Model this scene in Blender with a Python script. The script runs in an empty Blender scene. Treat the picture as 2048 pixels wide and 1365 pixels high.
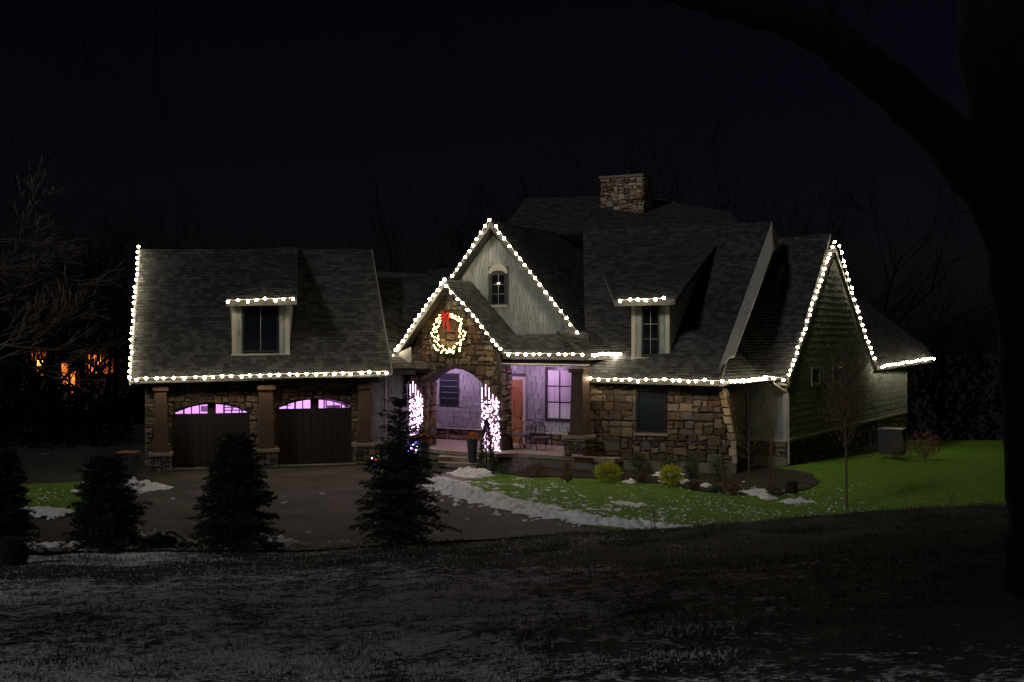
import bpy, bmesh, math, random
import numpy as np
from mathutils import Vector, noise as mnoise
from mathutils.geometry import delaunay_2d_cdt
random.seed(7); rng = np.random.default_rng(7)
F = 2400.0; CZ = 5.05; HZ = 660.0

# ------------------------------------------------------------------ camera, sky, moon, exposure
sc = bpy.context.scene
COL = sc.collection
cam = bpy.data.objects.new('camera', bpy.data.cameras.new('camera')); COL.objects.link(cam)
cam.location = (0, 0, CZ); cam.rotation_euler = (math.radians(90), 0, 0)
cam.data.sensor_width = 36; cam.data.lens = 36 * F / 2048; cam.data.shift_y = -(682.5 - HZ) / 2048
cam.data.clip_start = 0.1; cam.data.clip_end = 2000
sc.camera = cam
SUN_EL, SUN_AZ = math.radians(30), math.radians(217)
world = bpy.data.worlds.new('World'); sc.world = world; world.use_nodes = True
wn = world.node_tree; wn.nodes.clear()
sky = wn.nodes.new('ShaderNodeTexSky'); sky.sky_type = 'NISHITA'; sky.sun_disc = False
sky.sun_elevation = SUN_EL; sky.sun_rotation = SUN_AZ
bgn = wn.nodes.new('ShaderNodeBackground'); won = wn.nodes.new('ShaderNodeOutputWorld')
tint = wn.nodes.new('ShaderNodeMix'); tint.data_type = 'RGBA'; tint.blend_type = 'MULTIPLY'; tint.inputs[0].default_value = 1
tint.inputs[7].default_value = (0.84, 0.66, 0.95, 1)
wn.links.new(sky.outputs[0], tint.inputs[6]); wn.links.new(tint.outputs[2], bgn.inputs[0])
wn.links.new(bgn.outputs[0], won.inputs[0]); bgn.inputs[1].default_value = 0.0007
sun = bpy.data.objects.new('moon_light', bpy.data.lights.new('moon_light', 'SUN')); COL.objects.link(sun)
sun.data.energy = 0.58; sun.data.angle = math.radians(6); sun.data.color = (0.95, 0.95, 1.0)
sd = Vector((math.sin(SUN_AZ) * math.cos(SUN_EL), math.cos(SUN_AZ) * math.cos(SUN_EL), math.sin(SUN_EL)))
sun.rotation_euler = sd.to_track_quat('Z', 'Y').to_euler()
sc.view_settings.view_transform = 'Standard'; sc.view_settings.look = 'None'
sc.view_settings.exposure = 0.0; sc.view_settings.gamma = 1.0; sc.view_settings.use_curve_mapping = False
sc.render.engine = 'CYCLES'; sc.cycles.use_denoising = True
sc.cycles.max_bounces = 6; sc.cycles.sample_clamp_indirect = 4
try: sc.cycles.use_light_tree = True
except Exception: pass
BULB = 74.0                                   # radiance of the roof bulbs
WARM = (1.0, 0.84, 0.56)
VIOLET = (0.85, 0.50, 0.93)

# ------------------------------------------------------------------ geometry of the place
def P(px, py, D): return Vector(((px - 1024) * D / F, D, CZ - (py - HZ) * D / F))
def G(px, py, z=0.0):
    D = (CZ - z) * F / (py - HZ); return Vector(((px - 1024) * D / F, D, z))
def ray(px, py): return Vector(((px - 1024) / F, 1.0, -(py - HZ) / F))
CAMP = Vector((0, 0, CZ))
def plane3(a, b, c):
    n = (b - a).cross(c - a).normalized()
    if n.y > 0: n = -n
    return (a, n)
def RP(px, py, pl):
    d = ray(px, py); t = (pl[0] - CAMP).dot(pl[1]) / d.dot(pl[1]); return CAMP + d * t

class Pl:                                     # a surface with its own u, v and outward n
    def __init__(s, O, u, v, n): s.O, s.u, s.v, s.n = O, u, v, n
    def uv(s, p): return ((p - s.O).dot(s.u), (p - s.O).dot(s.v))
    def px(s, px, py): return s.uv(RP(px, py, (s.O, s.n)))
    def to(s, q, d=0.0): return s.O + s.u * q[0] + s.v * q[1] + s.n * d
def wallplane(A, B, z=0.0):
    u = Vector((B.x - A.x, B.y - A.y, 0)).normalized()
    return Pl(Vector((A.x, A.y, z)), u, Vector((0, 0, 1)), Vector((u.y, -u.x, 0)))
def roofplane(a, b, top):                     # a,b on the eave, top anywhere above
    u = (b - a).normalized(); w = top - a; v = (w - u * w.dot(u)).normalized(); n = u.cross(v)
    if n.z < 0: n = -n
    return Pl(a, u, v, n)

def sm(t): t = max(0.0, min(1.0, t)); return t * t * (3 - 2 * t)
CREST = [(-900,1106),(0,1104),(210,1102),(475,1100),(600,1102),(800,1088),(1000,1078),(1200,1062),(1350,1052),(1500,1040),(1700,1023),(1850,1013),(2010,1006),(3000,990)]
CX = np.array([c[0] for c in CREST], float); CY = np.array([c[1] for c in CREST], float)
def hgt(x, y):
    px = 1024 + x / max(y, 5.0) * F
    c = CZ - (float(np.interp(px, CX, CY)) - HZ) * 25.0 / F
    n = 0.05 * mnoise.noise(Vector((x * .5, y * .5, 0))) + 0.05 * mnoise.noise(Vector((x * 1.7, y * 1.7, 3)))
    if y < 25:
        t = max(y, -10) / 25
        return 3.35 * (1 - t) + c * t - 0.25 * math.sin(math.pi * max(0, min(1, t))) * 0.0 + n * min(1, (25 - y) / 3 + .3)
    if y < 28.5: return c * (1 - (y - 25) / 3.5) + n * .3 * (28.5 - y) / 3.5
    h = 0.0
    s = x * .5 + y * .866
    if x > 8: h -= 0.85 * max(0, min(1.25, (s - 43.5) / 18)) * sm((x - 8) / 3)
    if y > 66: h -= 6 * sm((y - 66) / 14)
    if x < -16: h -= 0.02 * (-16 - x)
    return h

# ------------------------------------------------------------------ object helpers
WLOC = {}
def tagp(o, label=None, cat=None, group=None, kind=None):
    if label: o['label'] = label
    if cat: o['category'] = cat
    if group: o['group'] = group
    if kind: o['kind'] = kind
    return o
def empty(name, loc, label, cat, group=None, parent=None):
    o = bpy.data.objects.new(name, None); COL.objects.link(o); o.empty_display_size = .2
    loc = Vector(loc); WLOC[o] = loc
    if parent: o.parent = parent; o.location = loc - WLOC[parent]
    else: o.location = loc
    return tagp(o, label, cat, group)
def place(name, me, loc, parent=None):
    o = bpy.data.objects.new(name, me); COL.objects.link(o); WLOC[o] = Vector(loc)
    if parent: o.parent = parent; o.location = Vector(loc) - WLOC[parent]
    else: o.location = loc
    return o
class MB:
    def __init__(s): s.v = []; s.f = []; s.m = []
    def add(s, vs, fs, mi=0):
        b = len(s.v); s.v += [tuple(v) for v in vs]; s.f += [tuple(i + b for i in f) for f in fs]; s.m += [mi] * len(fs)
    def prism(s, ring, ext, mi=0):
        n = len(ring); ring = [Vector(r) for r in ring]; e = Vector(ext)
        vs = ring + [r + e for r in ring]
        fs = [tuple(range(n)), tuple(range(2 * n - 1, n - 1, -1))] + [(i, i + n, (i + 1) % n + n, (i + 1) % n) for i in range(n)]
        s.add(vs, fs, mi)
    def box(s, c, sx, sy, sz, mi=0, rot=0.0):
        ca, sa = math.cos(rot), math.sin(rot); vs = []
        for k in (0, 1):
            for (i, j) in ((-1, -1), (1, -1), (1, 1), (-1, 1)):
                x, y = i * sx / 2, j * sy / 2
                vs.append((c[0] + x * ca - y * sa, c[1] + x * sa + y * ca, c[2] + (k - .5) * sz))
        s.add(vs, [(3, 2, 1, 0), (4, 5, 6, 7), (0, 1, 5, 4), (1, 2, 6, 5), (2, 3, 7, 6), (3, 0, 4, 7)], mi)
    def tube(s, pts, rads, n=6, mi=0, cap=True):
        pts = [Vector(p) for p in pts]; base = len(s.v); ring = []
        up = Vector((0.13, 0.05, 1)).normalized()
        for i, p in enumerate(pts):
            d = (pts[min(i + 1, len(pts) - 1)] - pts[max(i - 1, 0)])
            if d.length < 1e-6: d = Vector((0, 0, 1))
            d.normalize()
            a = d.cross(up if abs(d.dot(up)) < .95 else Vector((1, 0, 0))).normalized(); b = d.cross(a)
            for k in range(n):
                t = 2 * math.pi * k / n; s.v.append(tuple(p + (a * math.cos(t) + b * math.sin(t)) * rads[i]))
        for i in range(len(pts) - 1):
            for k in range(n):
                s.f.append((base + i * n + k, base + i * n + (k + 1) % n, base + (i + 1) * n + (k + 1) % n, base + (i + 1) * n + k)); s.m.append(mi)
        if cap:
            s.f.append(tuple(base + k for k in range(n - 1, -1, -1))); s.m.append(mi)
            s.f.append(tuple(base + (len(pts) - 1) * n + k for k in range(n))); s.m.append(mi)
    def lathe(s, c, prof, n=14, mi=0):
        b = len(s.v)
        for (r, z) in prof:
            for k in range(n):
                t = 2 * math.pi * k / n; s.v.append((c[0] + r * math.cos(t), c[1] + r * math.sin(t), c[2] + z))
        for i in range(len(prof) - 1):
            for k in range(n):
                s.f.append((b + i * n + k, b + i * n + (k + 1) % n, b + (i + 1) * n + (k + 1) % n, b + (i + 1) * n + k)); s.m.append(mi)
        s.f.append(tuple(b + k for k in range(n - 1, -1, -1))); s.m.append(mi)
        s.f.append(tuple(b + (len(prof) - 1) * n + k for k in range(n))); s.m.append(mi)
    def build(s, name, mats, parent=None, smooth=False, origin=None, kind=None):
        if not isinstance(mats, (list, tuple)): mats = [mats]
        if not s.v: return None
        a = np.array(s.v, dtype=np.float64)
        if origin is None: o3 = (a.min(0) + a.max(0)) / 2; o3[2] = a[:, 2].min()
        else: o3 = np.array(origin)
        me = bpy.data.meshes.new(name); me.from_pydata((a - o3).tolist(), [], s.f)
        for m in mats: me.materials.append(m)
        if len(mats) > 1: me.polygons.foreach_set('material_index', s.m)
        if smooth: me.polygons.foreach_set('use_smooth', [True] * len(me.polygons))
        me.update()
        o = place(name, me, Vector(o3), parent)
        if kind: o['kind'] = kind
        return o

# ------------------------------------------------------------------ materials
def mat(name, col, rough=.8, col2=None, scale=6.0, bump=0.0, bscale=30.0, metal=0.0, spec=.4, emit=None, es=0.0, detail=5, stretch=None, lo=.35, hi=.65):
    m = bpy.data.materials.new(name); m.use_nodes = True; nt = m.node_tree; b = nt.nodes['Principled BSDF']
    b.inputs['Base Color'].default_value = (*col, 1); b.inputs['Roughness'].default_value = rough
    b.inputs['Metallic'].default_value = metal; b.inputs['Specular IOR Level'].default_value = spec
    if emit: b.inputs['Emission Color'].default_value = (*emit, 1); b.inputs['Emission Strength'].default_value = es
    if col2 or bump:
        g = nt.nodes.new('ShaderNodeNewGeometry'); mp = nt.nodes.new('ShaderNodeMapping')
        nt.links.new(g.outputs['Position'], mp.inputs[0])
        if stretch: mp.inputs['Scale'].default_value = stretch
    if col2:
        t = nt.nodes.new('ShaderNodeTexNoise'); t.inputs['Scale'].default_value = scale; t.inputs['Detail'].default_value = detail
        nt.links.new(mp.outputs[0], t.inputs[0])
        r = nt.nodes.new('ShaderNodeValToRGB'); r.color_ramp.elements[0].position = lo; r.color_ramp.elements[1].position = hi
        r.color_ramp.elements[0].color = (*col, 1); r.color_ramp.elements[1].color = (*col2, 1)
        nt.links.new(t.outputs[0], r.inputs[0]); nt.links.new(r.outputs[0], b.inputs['Base Color'])
    if bump:
        t2 = nt.nodes.new('ShaderNodeTexNoise'); t2.inputs['Scale'].default_value = bscale; t2.inputs['Detail'].default_value = 4
        nt.links.new(mp.outputs[0], t2.inputs[0]); bp = nt.nodes.new('ShaderNodeBump'); bp.inputs['Strength'].default_value = bump
        bp.inputs['Distance'].default_value = .05
        nt.links.new(t2.outputs[0], bp.inputs['Height']); nt.links.new(bp.outputs[0], b.inputs['Normal'])
    return m
def emat(name, col, s):
    m = bpy.data.materials.new(name); m.use_nodes = True; nt = m.node_tree; nt.nodes.clear()
    e = nt.nodes.new('ShaderNodeEmission'); e.inputs[0].default_value = (*col, 1); e.inputs[1].default_value = s
    o = nt.nodes.new('ShaderNodeOutputMaterial'); nt.links.new(e.outputs[0], o.inputs[0]); return m
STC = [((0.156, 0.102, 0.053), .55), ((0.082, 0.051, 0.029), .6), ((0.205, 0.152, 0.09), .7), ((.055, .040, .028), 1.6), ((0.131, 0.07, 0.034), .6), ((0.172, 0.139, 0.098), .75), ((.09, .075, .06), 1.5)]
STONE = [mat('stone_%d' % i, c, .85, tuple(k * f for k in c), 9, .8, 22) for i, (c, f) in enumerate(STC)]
LIT_STONE = [mat('lit_stone_%d' % i, tuple(min(.6, k * 2.6) for k in c), .85, tuple(min(.6, k * f * 3.0) for k in c), 9, .6, 22) for i, (c, f) in enumerate(STC)]  # brightened wall stone: light on chimney and wall edge put into the colour
MORTAR = mat('mortar', (.035, .027, .02), .95, (.05, .04, .03), 12, .3)
CAST = mat('cast_stone', (.26, .21, .155), .85, (.19, .16, .12), 7, .15)
CONC = mat('concrete', (.17, .145, .105), .9, (.12, .105, .08), 3, .1)
SHING = [mat('roof_shingle_%d' % i, c, .9, tuple(k * .72 for k in c), 30, .35, 90) for i, c in enumerate([(.046, .047, .048), (.064, .065, .067), (.032, .032, .033), (.086, .087, .088), (.040, .040, .040), (.074, .074, .073)])]
ROOFB = mat('roof_underlay', (.03, .03, .03), .95)
SHAKE = [mat('shake_%d' % i, c, .8, tuple(k * .85 for k in c), 5, .25, 40, stretch=(1, 1, .15)) for i, c in enumerate([(.225, .245, .235), (.20, .218, .21), (.25, .27, .26)])]
BACKER = mat('sheathing', (.05, .05, .05), .95)
TRIM = mat('trim_paint', (.34, .325, .28), .55, (.30, .285, .25), 3)
BAR = mat('window_bar', (.16, .15, .13), .5)
FASC = mat('rake_paint', (.15, .14, .125), .6)
DTRIM = mat('dark_trim', (.034, .031, .028), .7, (.025, .023, .02), 4)
GUTTER = mat('gutter_metal', (.045, .043, .04), .6)
TIMBER = mat('stained_timber', (.075, .042, .023), .65, (.05, .027, .015), 5, .2, 30, stretch=(6, 6, .6))
DOORW = mat('door_wood', (.26, .115, .04), .45, (.18, .075, .027), 5, .1, 30, stretch=(8, 8, .7))
GDOOR = mat('garage_door_wood', (.017, .009, .006), .7, (.012, .006, .004), 4, .1, 30, stretch=(8, 8, .6))
FRAME = mat('window_frame', (.02, .02, .02), .4)
GLASS = mat('window_glass', (.003, .005, .009), .05, spec=.6)
SHADE = mat('window_shade', (.008, .012, .018), .5, spec=.15)
CURT = mat('curtain', (.55, .53, .55), .8, (.40, .38, .42), 3, stretch=(9, 9, .1))
ASPH = mat('driveway_asphalt', (.068, .053, .040), .75, (.024, .019, .015), .7, 1.0, 26, spec=.3, lo=.38, hi=.62, detail=9)
PAVER = mat('walk_stone', (.18, .14, .13), .7, (.13, .10, .10), 3, .2)
MULCH = mat('mulch', (.035, .022, .014), .95, (.018, .012, .008), 18, .9, 40)
LAWN = mat('lawn_grass', (.070, .18, .002), .95, (.15, .29, .004), 3.2, .9, 60)
BLADE = mat('grass_blade', (.12, .28, .003), .9, (.22, .33, .01), 3, spec=.1)
BLADE2 = mat('dry_grass_blade', (.018, .022, .010), .9, (.036, .030, .018), 2)
SNOW = mat('snow', (.80, .80, .82), .7, (.62, .61, .62), 9, .6, 14, spec=.3)
NEEDLE = mat('spruce_needles', (.009, .018, .010), .8, (.016, .03, .014), 3)
BARK = mat('bark', (.020, .016, .013), .95, (.006, .005, .004), 8, 1.0, 14, stretch=(3, 3, .7))
TWIG = mat('twig_bark', (.12, .09, .06), .9, (.08, .06, .04), 6)
FARBARK = mat('far_bark', (.004, .0035, .0035), .95, spec=0)
YEL = mat('gold_foliage', (.55, .52, .03), .8, (.32, .36, .02), 12)
DGR = mat('dark_foliage', (.03, .06, .02), .8, (.05, .085, .03), 10)
BRN = mat('brown_foliage', (.16, .08, .035), .85, (.09, .045, .02), 10)
COPPER = mat('copper_leaves', (.20, .08, .045), .8, (.12, .05, .03), 8)
PALE = mat('pale_blossom', (.45, .36, .38), .85, (.25, .19, .2), 15)
POT = mat('planter_charcoal', (.035, .037, .045), .45)
MUM = mat('orange_mums', (.55, .20, .04), .8, (.40, .13, .02), 25)
IRON = mat('wrought_iron', (.02, .018, .016), .5, metal=.4)
RED = mat('red_ribbon', (.55, .01, .015), .5)
STAKE = mat('wood_stake', (.16, .085, .05), .9, (.10, .055, .03), 6)
VL = emat('violet_lamp', VIOLET, 6)
CLEAR = mat('clear_glass', (.97, .97, .97), .02); CLEAR.node_tree.nodes['Principled BSDF'].inputs['Transmission Weight'].default_value = 1; CLEAR.node_tree.nodes['Principled BSDF'].inputs['IOR'].default_value = 1.02
ACM = mat('grey_metal_cabinet', (.03, .033, .033), .6)
EB = emat('bulb_glow', WARM, BULB)
EBW = emat('wreath_bulb_glow', (1, .66, .24), 34)
EPK = emat('cool_pink_bulb_glow', (.96, .60, 1.0), 6)
EBL = emat('blue_bulb_glow', (.05, .15, 1), 3); ERD = emat('red_bulb_glow', (1, .05, .05), 3); EGN = emat('green_bulb_glow', (.1, 1, .2), 2)

# ground under everything and the thin snow on the near slope
def ground_mat():
    m = bpy.data.materials.new('frosty_slope'); m.use_nodes = True; nt = m.node_tree; L = nt.links.new
    b = nt.nodes['Principled BSDF']; b.inputs['Roughness'].default_value = .9
    g = nt.nodes.new('ShaderNodeNewGeometry'); sep = nt.nodes.new('ShaderNodeSeparateXYZ'); L(g.outputs[0], sep.inputs[0])
    def noise(sc_, det, st=None):
        t = nt.nodes.new('ShaderNodeTexNoise'); t.inputs['Scale'].default_value = sc_; t.inputs['Detail'].default_value = det
        if st:
            mp = nt.nodes.new('ShaderNodeMapping'); mp.inputs['Scale'].default_value = st; L(g.outputs[0], mp.inputs[0]); L(mp.outputs[0], t.inputs[0])
        else: L(g.outputs[0], t.inputs[0])
        return t.outputs[0]
    def mth(op, a, b_=None, c=None, cl=False):
        n = nt.nodes.new('ShaderNodeMath'); n.operation = op; n.use_clamp = cl
        for i, q in enumerate((a, b_, c)):
            if q is None: continue
            if isinstance(q, (int, float)): n.inputs[i].default_value = q
            else: L(q, n.inputs[i])
        return n.outputs[0]
    big = noise(.22, 3, (1, 1.6, 1)); fine = noise(5.5, 6, (1, .8, 1)); mid = noise(1.6, 5)
    # more snow to the left and near the camera, little on the crest to the right
    X_, Y_ = sep.outputs[0], sep.outputs[1]
    ratio = mth('DIVIDE', X_, Y_)                       # bare ground to the right of the slope, snow again low down
    right = mth('MULTIPLY', mth('MULTIPLY', mth('ADD', ratio, .08), 2.2, cl=True), mth('MULTIPLY', mth('ADD', Y_, -7.2), .35, cl=True))
    crest = mth('MULTIPLY', mth('MULTIPLY', mth('ADD', Y_, -21.5), .5, cl=True), mth('MULTIPLY', mth('ADD', ratio, .235), -9.0, cl=True))
    dip = mth('MULTIPLY', mth('MULTIPLY', mth('ADD', Y_, -16.0), .3, cl=True), .28)
    v = mth('ADD', mth('MULTIPLY', big, .8), mth('ADD', mth('MULTIPLY', fine, .9), mth('ADD', mth('MULTIPLY', mid, .8), mth('MULTIPLY', noise(17, 5, (.8, 1.3, 1)), 1.2))))
    v = mth('SUBTRACT', mth('ADD', v, mth('MULTIPLY', crest, .75)), mth('ADD', mth('MULTIPLY', right, .50), dip))
    v = mth('SUBTRACT', v, mth('MULTIPLY', mth('ADD', Y_, -26.5), 1.0, cl=True))
    mask = mth('MULTIPLY', mth('ADD', v, -1.66), 4.2, cl=True)
    soil = nt.nodes.new('ShaderNodeMix'); soil.data_type = 'RGBA'; L(fine, soil.inputs[0])
    soil.inputs[6].default_value = (.008, .010, .005, 1); soil.inputs[7].default_value = (.026, .022, .013, 1)
    mx = nt.nodes.new('ShaderNodeMix'); mx.data_type = 'RGBA'; L(mask, mx.inputs[0]); L(soil.outputs[2], mx.inputs[6]); mx.inputs[7].default_value = (.80, .77, .79, 1)
    L(mx.outputs[2], b.inputs['Base Color'])
    bp = nt.nodes.new('ShaderNodeBump'); bp.inputs['Strength'].default_value = .9; bp.inputs['Distance'].default_value = .06
    L(mth('ADD', fine, mth('MULTIPLY', noise(24, 4), .9)), bp.inputs['Height']); L(bp.outputs[0], b.inputs['Normal'])
    return m
GROUND = ground_mat()

# ------------------------------------------------------------------ sheets of ground
def axis(parts):
    out = []
    for a, b, st in parts: out += list(np.arange(a, b, st))
    return out + [parts[-1][1]]
xs = axis([(-400, -60, 40), (-60, -22, 2), (-22, 24, .35), (24, 60, 2), (60, 400, 40)])
ys = axis([(-60, 0, 10), (0, 4, 1), (4, 32, .3), (32, 80, 1.0), (80, 120, 5), (120, 600, 60)])
mb = MB(); nx = len(xs)
for y in ys:
    for x in xs: mb.v.append((x, y, hgt(x, y) - .03))
for j in range(len(ys) - 1):
    for i in range(nx - 1): a = j * nx + i; mb.f.append((a, a + 1, a + 1 + nx, a + nx))
tagp(mb.build('ground', GROUND, smooth=True, origin=(0, 0, 0)), 'dark grassy slope with thin patchy snow', kind='structure')

def sheet(name, pts, material, off, step=1.2, noise_edge=0.0):
    pts = [Vector((p[0], p[1])) for p in pts]
    fine = []
    for i in range(len(pts)):
        a, b = pts[i], pts[(i + 1) % len(pts)]; k = max(1, int((b - a).length / .4))
        for j in range(k):
            q = a.lerp(b, j / k)
            fine.append(Vector((q.x + noise_edge * mnoise.noise(Vector((q.x * 2, q.y * 2, 5))), q.y + noise_edge * mnoise.noise(Vector((q.x * 2, q.y * 2, 9))))))
    def inside(x, y):
        c = False; j = len(fine) - 1
        for i in range(len(fine)):
            a, b = fine[i], fine[j]
            if (a.y > y) != (b.y > y) and x < (b.x - a.x) * (y - a.y) / (b.y - a.y) + a.x: c = not c
            j = i
        return c
    extra = []
    x0, x1 = min(p.x for p in fine), max(p.x for p in fine); y0, y1 = min(p.y for p in fine), max(p.y for p in fine)
    for x in np.arange(x0, x1, step):
        for y in np.arange(y0, y1, step):
            if inside(x, y): extra.append(Vector((x, y)))
    n = len(fine)
    vo, eo, fo, *_ = delaunay_2d_cdt(fine + extra, [(i, (i + 1) % n) for i in range(n)], [list(range(n))], 1, 1e-4)
    m = MB(); m.add([(p.x, p.y, hgt(p.x, p.y) + off) for p in vo], [tuple(f) for f in fo])
    o = m.build(name, material, smooth=True, origin=(0, 0, 0)); return o, inside
g2 = lambda *l: [G(*p)[:2] for p in l]
drive_pts = g2((300, 950), (345, 945), (500, 940), (545, 939), (740, 931), (860, 948), (885, 975), (950, 1000), (1050, 1022), (1150, 1043), (1240, 1062), (1300, 1100), (1100, 1140), (600, 1150), (0, 1150), (-300, 1120), (-300, 1040), (40, 1040), (150, 1034), (215, 1010), (262, 985))
o, _ = sheet('driveway', drive_pts, ASPH, .012); tagp(o, 'worn dark driveway in front of the garage doors', kind='structure')
lawn_pts = g2((905, 958), (1000, 950), (1200, 930), (1500, 945), (1580, 930)) + [(19.4, 60.5), (18.5, 66), (40, 66), (40, 25.6), (8, 26.5), (4, 27)] + g2((1240, 1066), (1150, 1048), (1050, 1028), (950, 1004), (885, 978))
o, in_lawn = sheet('lawn', lawn_pts, LAWN, .03, 1.0, .1); tagp(o, 'bright green lawn running round the house', kind='structure')
lawn2_pts = g2((-150, 975), (40, 972), (240, 962), (285, 966), (255, 985), (215, 1008), (150, 1030), (40, 1038), (-150, 1040))
o, in_lawn2 = sheet('lawn', lawn2_pts, LAWN, .03, 1.0, .15); tagp(o, 'strip of green lawn left of the driveway', kind='structure')
bed_pts = g2((1000, 948), (1060, 957), (1150, 958), (1230, 963), (1300, 968), (1345, 974), (1400, 985), (1480, 993), (1560, 992), (1618, 980), (1640, 967), (1625, 952), (1590, 944), (1480, 935), (1200, 925), (1010, 930))
o, in_bed = sheet('mulch_bed', bed_pts, MULCH, .06, .6, .1); tagp(o, 'dark mulch bed curving along the stone wall', kind='structure')
walk_pts = g2((868, 952), (955, 948), (960, 958), (905, 972), (878, 972))
o, _ = sheet('stone_walk', walk_pts, PAVER, .05); tagp(o, 'pale stone walk leading to the front steps', kind='structure')

# ------------------------------------------------------------------ covering surfaces with stones, shingles and shakes
def clip(poly, a, b):                          # keep the left side of a->b
    out = []; nrm = (-(b[1] - a[1]), b[0] - a[0])
    def sd_(p): return (p[0] - a[0]) * nrm[0] + (p[1] - a[1]) * nrm[1]
    for i in range(len(poly)):
        p, q = poly[i], poly[(i + 1) % len(poly)]; sp, sq = sd_(p), sd_(q)
        if sp >= 0: out.append(p)
        if (sp > 0 > sq) or (sp < 0 < sq):
            t = sp / (sp - sq); out.append((p[0] + (q[0] - p[0]) * t, p[1] + (q[1] - p[1]) * t))
    return out
def area(p): return .5 * sum(p[i][0] * p[(i + 1) % len(p)][1] - p[(i + 1) % len(p)][0] * p[i][1] for i in range(len(p)))
def ccw(p): return p if area(p) > 0 else p[::-1]
def clean(p, e=.004):
    o = []
    for q in p:
        if not o or math.hypot(q[0] - o[-1][0], q[1] - o[-1][1]) > e: o.append(q)
    if len(o) > 1 and math.hypot(o[0][0] - o[-1][0], o[0][1] - o[-1][1]) < e: o.pop()
    return o
def fit(cell, region, holes, arches, amin):
    for i in range(len(region)):
        cell = clip(cell, region[i], region[(i + 1) % len(region)])
        if len(cell) < 3: return []
    cells = [cell]
    for (x0, y0, x1, y1) in holes:
        nxt = []
        for c in cells:
            if max(p[0] for p in c) <= x0 or min(p[0] for p in c) >= x1 or max(p[1] for p in c) <= y0 or min(p[1] for p in c) >= y1: nxt.append(c); continue
            a = clip(c, (x0, 0), (x0, 1)); mid = clip(c, (x0, 1), (x0, 0))
            if len(a) >= 3: nxt.append(a)
            if len(mid) < 3: continue
            a = clip(mid, (x1, 1), (x1, 0)); mid = clip(mid, (x1, 0), (x1, 1))
            if len(a) >= 3: nxt.append(a)
            if len(mid) < 3: continue
            a = clip(mid, (1, y0), (0, y0)); b = clip(mid, (0, y1), (1, y1))
            nxt += [q for q in (a, b) if len(q) >= 3]
        cells = nxt
    out = []
    for c in cells:
        cx = sum(p[0] for p in c) / len(c); cy = sum(p[1] for p in c) / len(c); skip = False
        for inside, push in arches:
            if inside((cx, cy)): skip = True; break
            c = [push(p) if inside(p) else p for p in c]
        if skip: continue
        c = clean(c)
        if len(c) >= 3 and area(c) >= amin: out.append(c)
    return out
def guillotine(x0, y0, x1, y1, wr, hr, R):
    w, h = x1 - x0, y1 - y0
    tw, th = R.uniform(*wr), R.uniform(*hr)
    if w <= tw * 1.35 and h <= th * 1.35: return [(x0, y0, x1, y1)]
    if w / tw > h / th and w > wr[0] * 1.6 or h <= hr[0] * 1.5:
        if w <= wr[0] * 1.4: return [(x0, y0, x1, y1)]
        s = x0 + w * R.uniform(.35, .65); return guillotine(x0, y0, s, y1, wr, hr, R) + guillotine(s, y0, x1, y1, wr, hr, R)
    s = y0 + h * R.uniform(.35, .65); return guillotine(x0, y0, x1, s, wr, hr, R) + guillotine(x0, s, x1, y1, wr, hr, R)
STONES_LEFT = [300]; SHAKES_LEFT = [300]
def stones(pl, region, parent, single=True, wr=(.22, .52), hr=(.15, .34), holes=(), arches=(), seed=1, t=(.045, .09), name='stone', smats=None):
    smats = smats or STONE
    R = random.Random(seed); region = ccw(region)
    x0, x1 = min(p[0] for p in region), max(p[0] for p in region); y0, y1 = min(p[1] for p in region), max(p[1] for p in region)
    rest = MB()
    for (a, b, c, d) in guillotine(x0, y0, x1, y1, wr, hr, R):
        j = .014; jt = lambda: R.uniform(-.034, .034)
        cell = [(a + j + jt(), b + j + jt()), ((a + c) / 2, b + j + jt()), (c - j + jt(), b + j + jt()), (c - j + jt(), (b + d) / 2), (c - j + jt(), d - j + jt()), ((a + c) / 2, d - j + jt()), (a + j + jt(), d - j + jt()), (a + j + jt(), (b + d) / 2)]
        for cell in fit(cell, region, holes, arches, .006):
            cx = sum(p[0] for p in cell) / len(cell); cy = sum(p[1] for p in cell) / len(cell); n = len(cell)
            th = R.uniform(*t); mi = R.randrange(len(smats)); tu, tv = R.uniform(-.06, .06), R.uniform(-.08, .08)
            f1 = lambda p, k: (cx + (p[0] - cx) * k, cy + (p[1] - cy) * k)
            vs = [pl.to(p, -.02) for p in cell] + [pl.to(f1(p, .98), th * .65) for p in cell] + [pl.to(f1(p, R.uniform(.74, .86)), th + (p[0] - cx) * tu + (p[1] - cy) * tv) for p in cell]
            fs = [(i, (i + 1) % n, (i + 1) % n + n, i + n) for i in range(n)] + [(i + n, (i + 1) % n + n, (i + 1) % n + 2 * n, i + 2 * n) for i in range(n)] + [tuple(range(2 * n, 3 * n))]
            if single and STONES_LEFT[0] > 0:
                STONES_LEFT[0] -= 1; m = MB(); m.add(vs, fs); m.build(name, smats[mi], parent)
            else: rest.add(vs, fs, mi)
    if rest.v: rest.build('stonework', smats, parent, kind='stuff')
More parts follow.
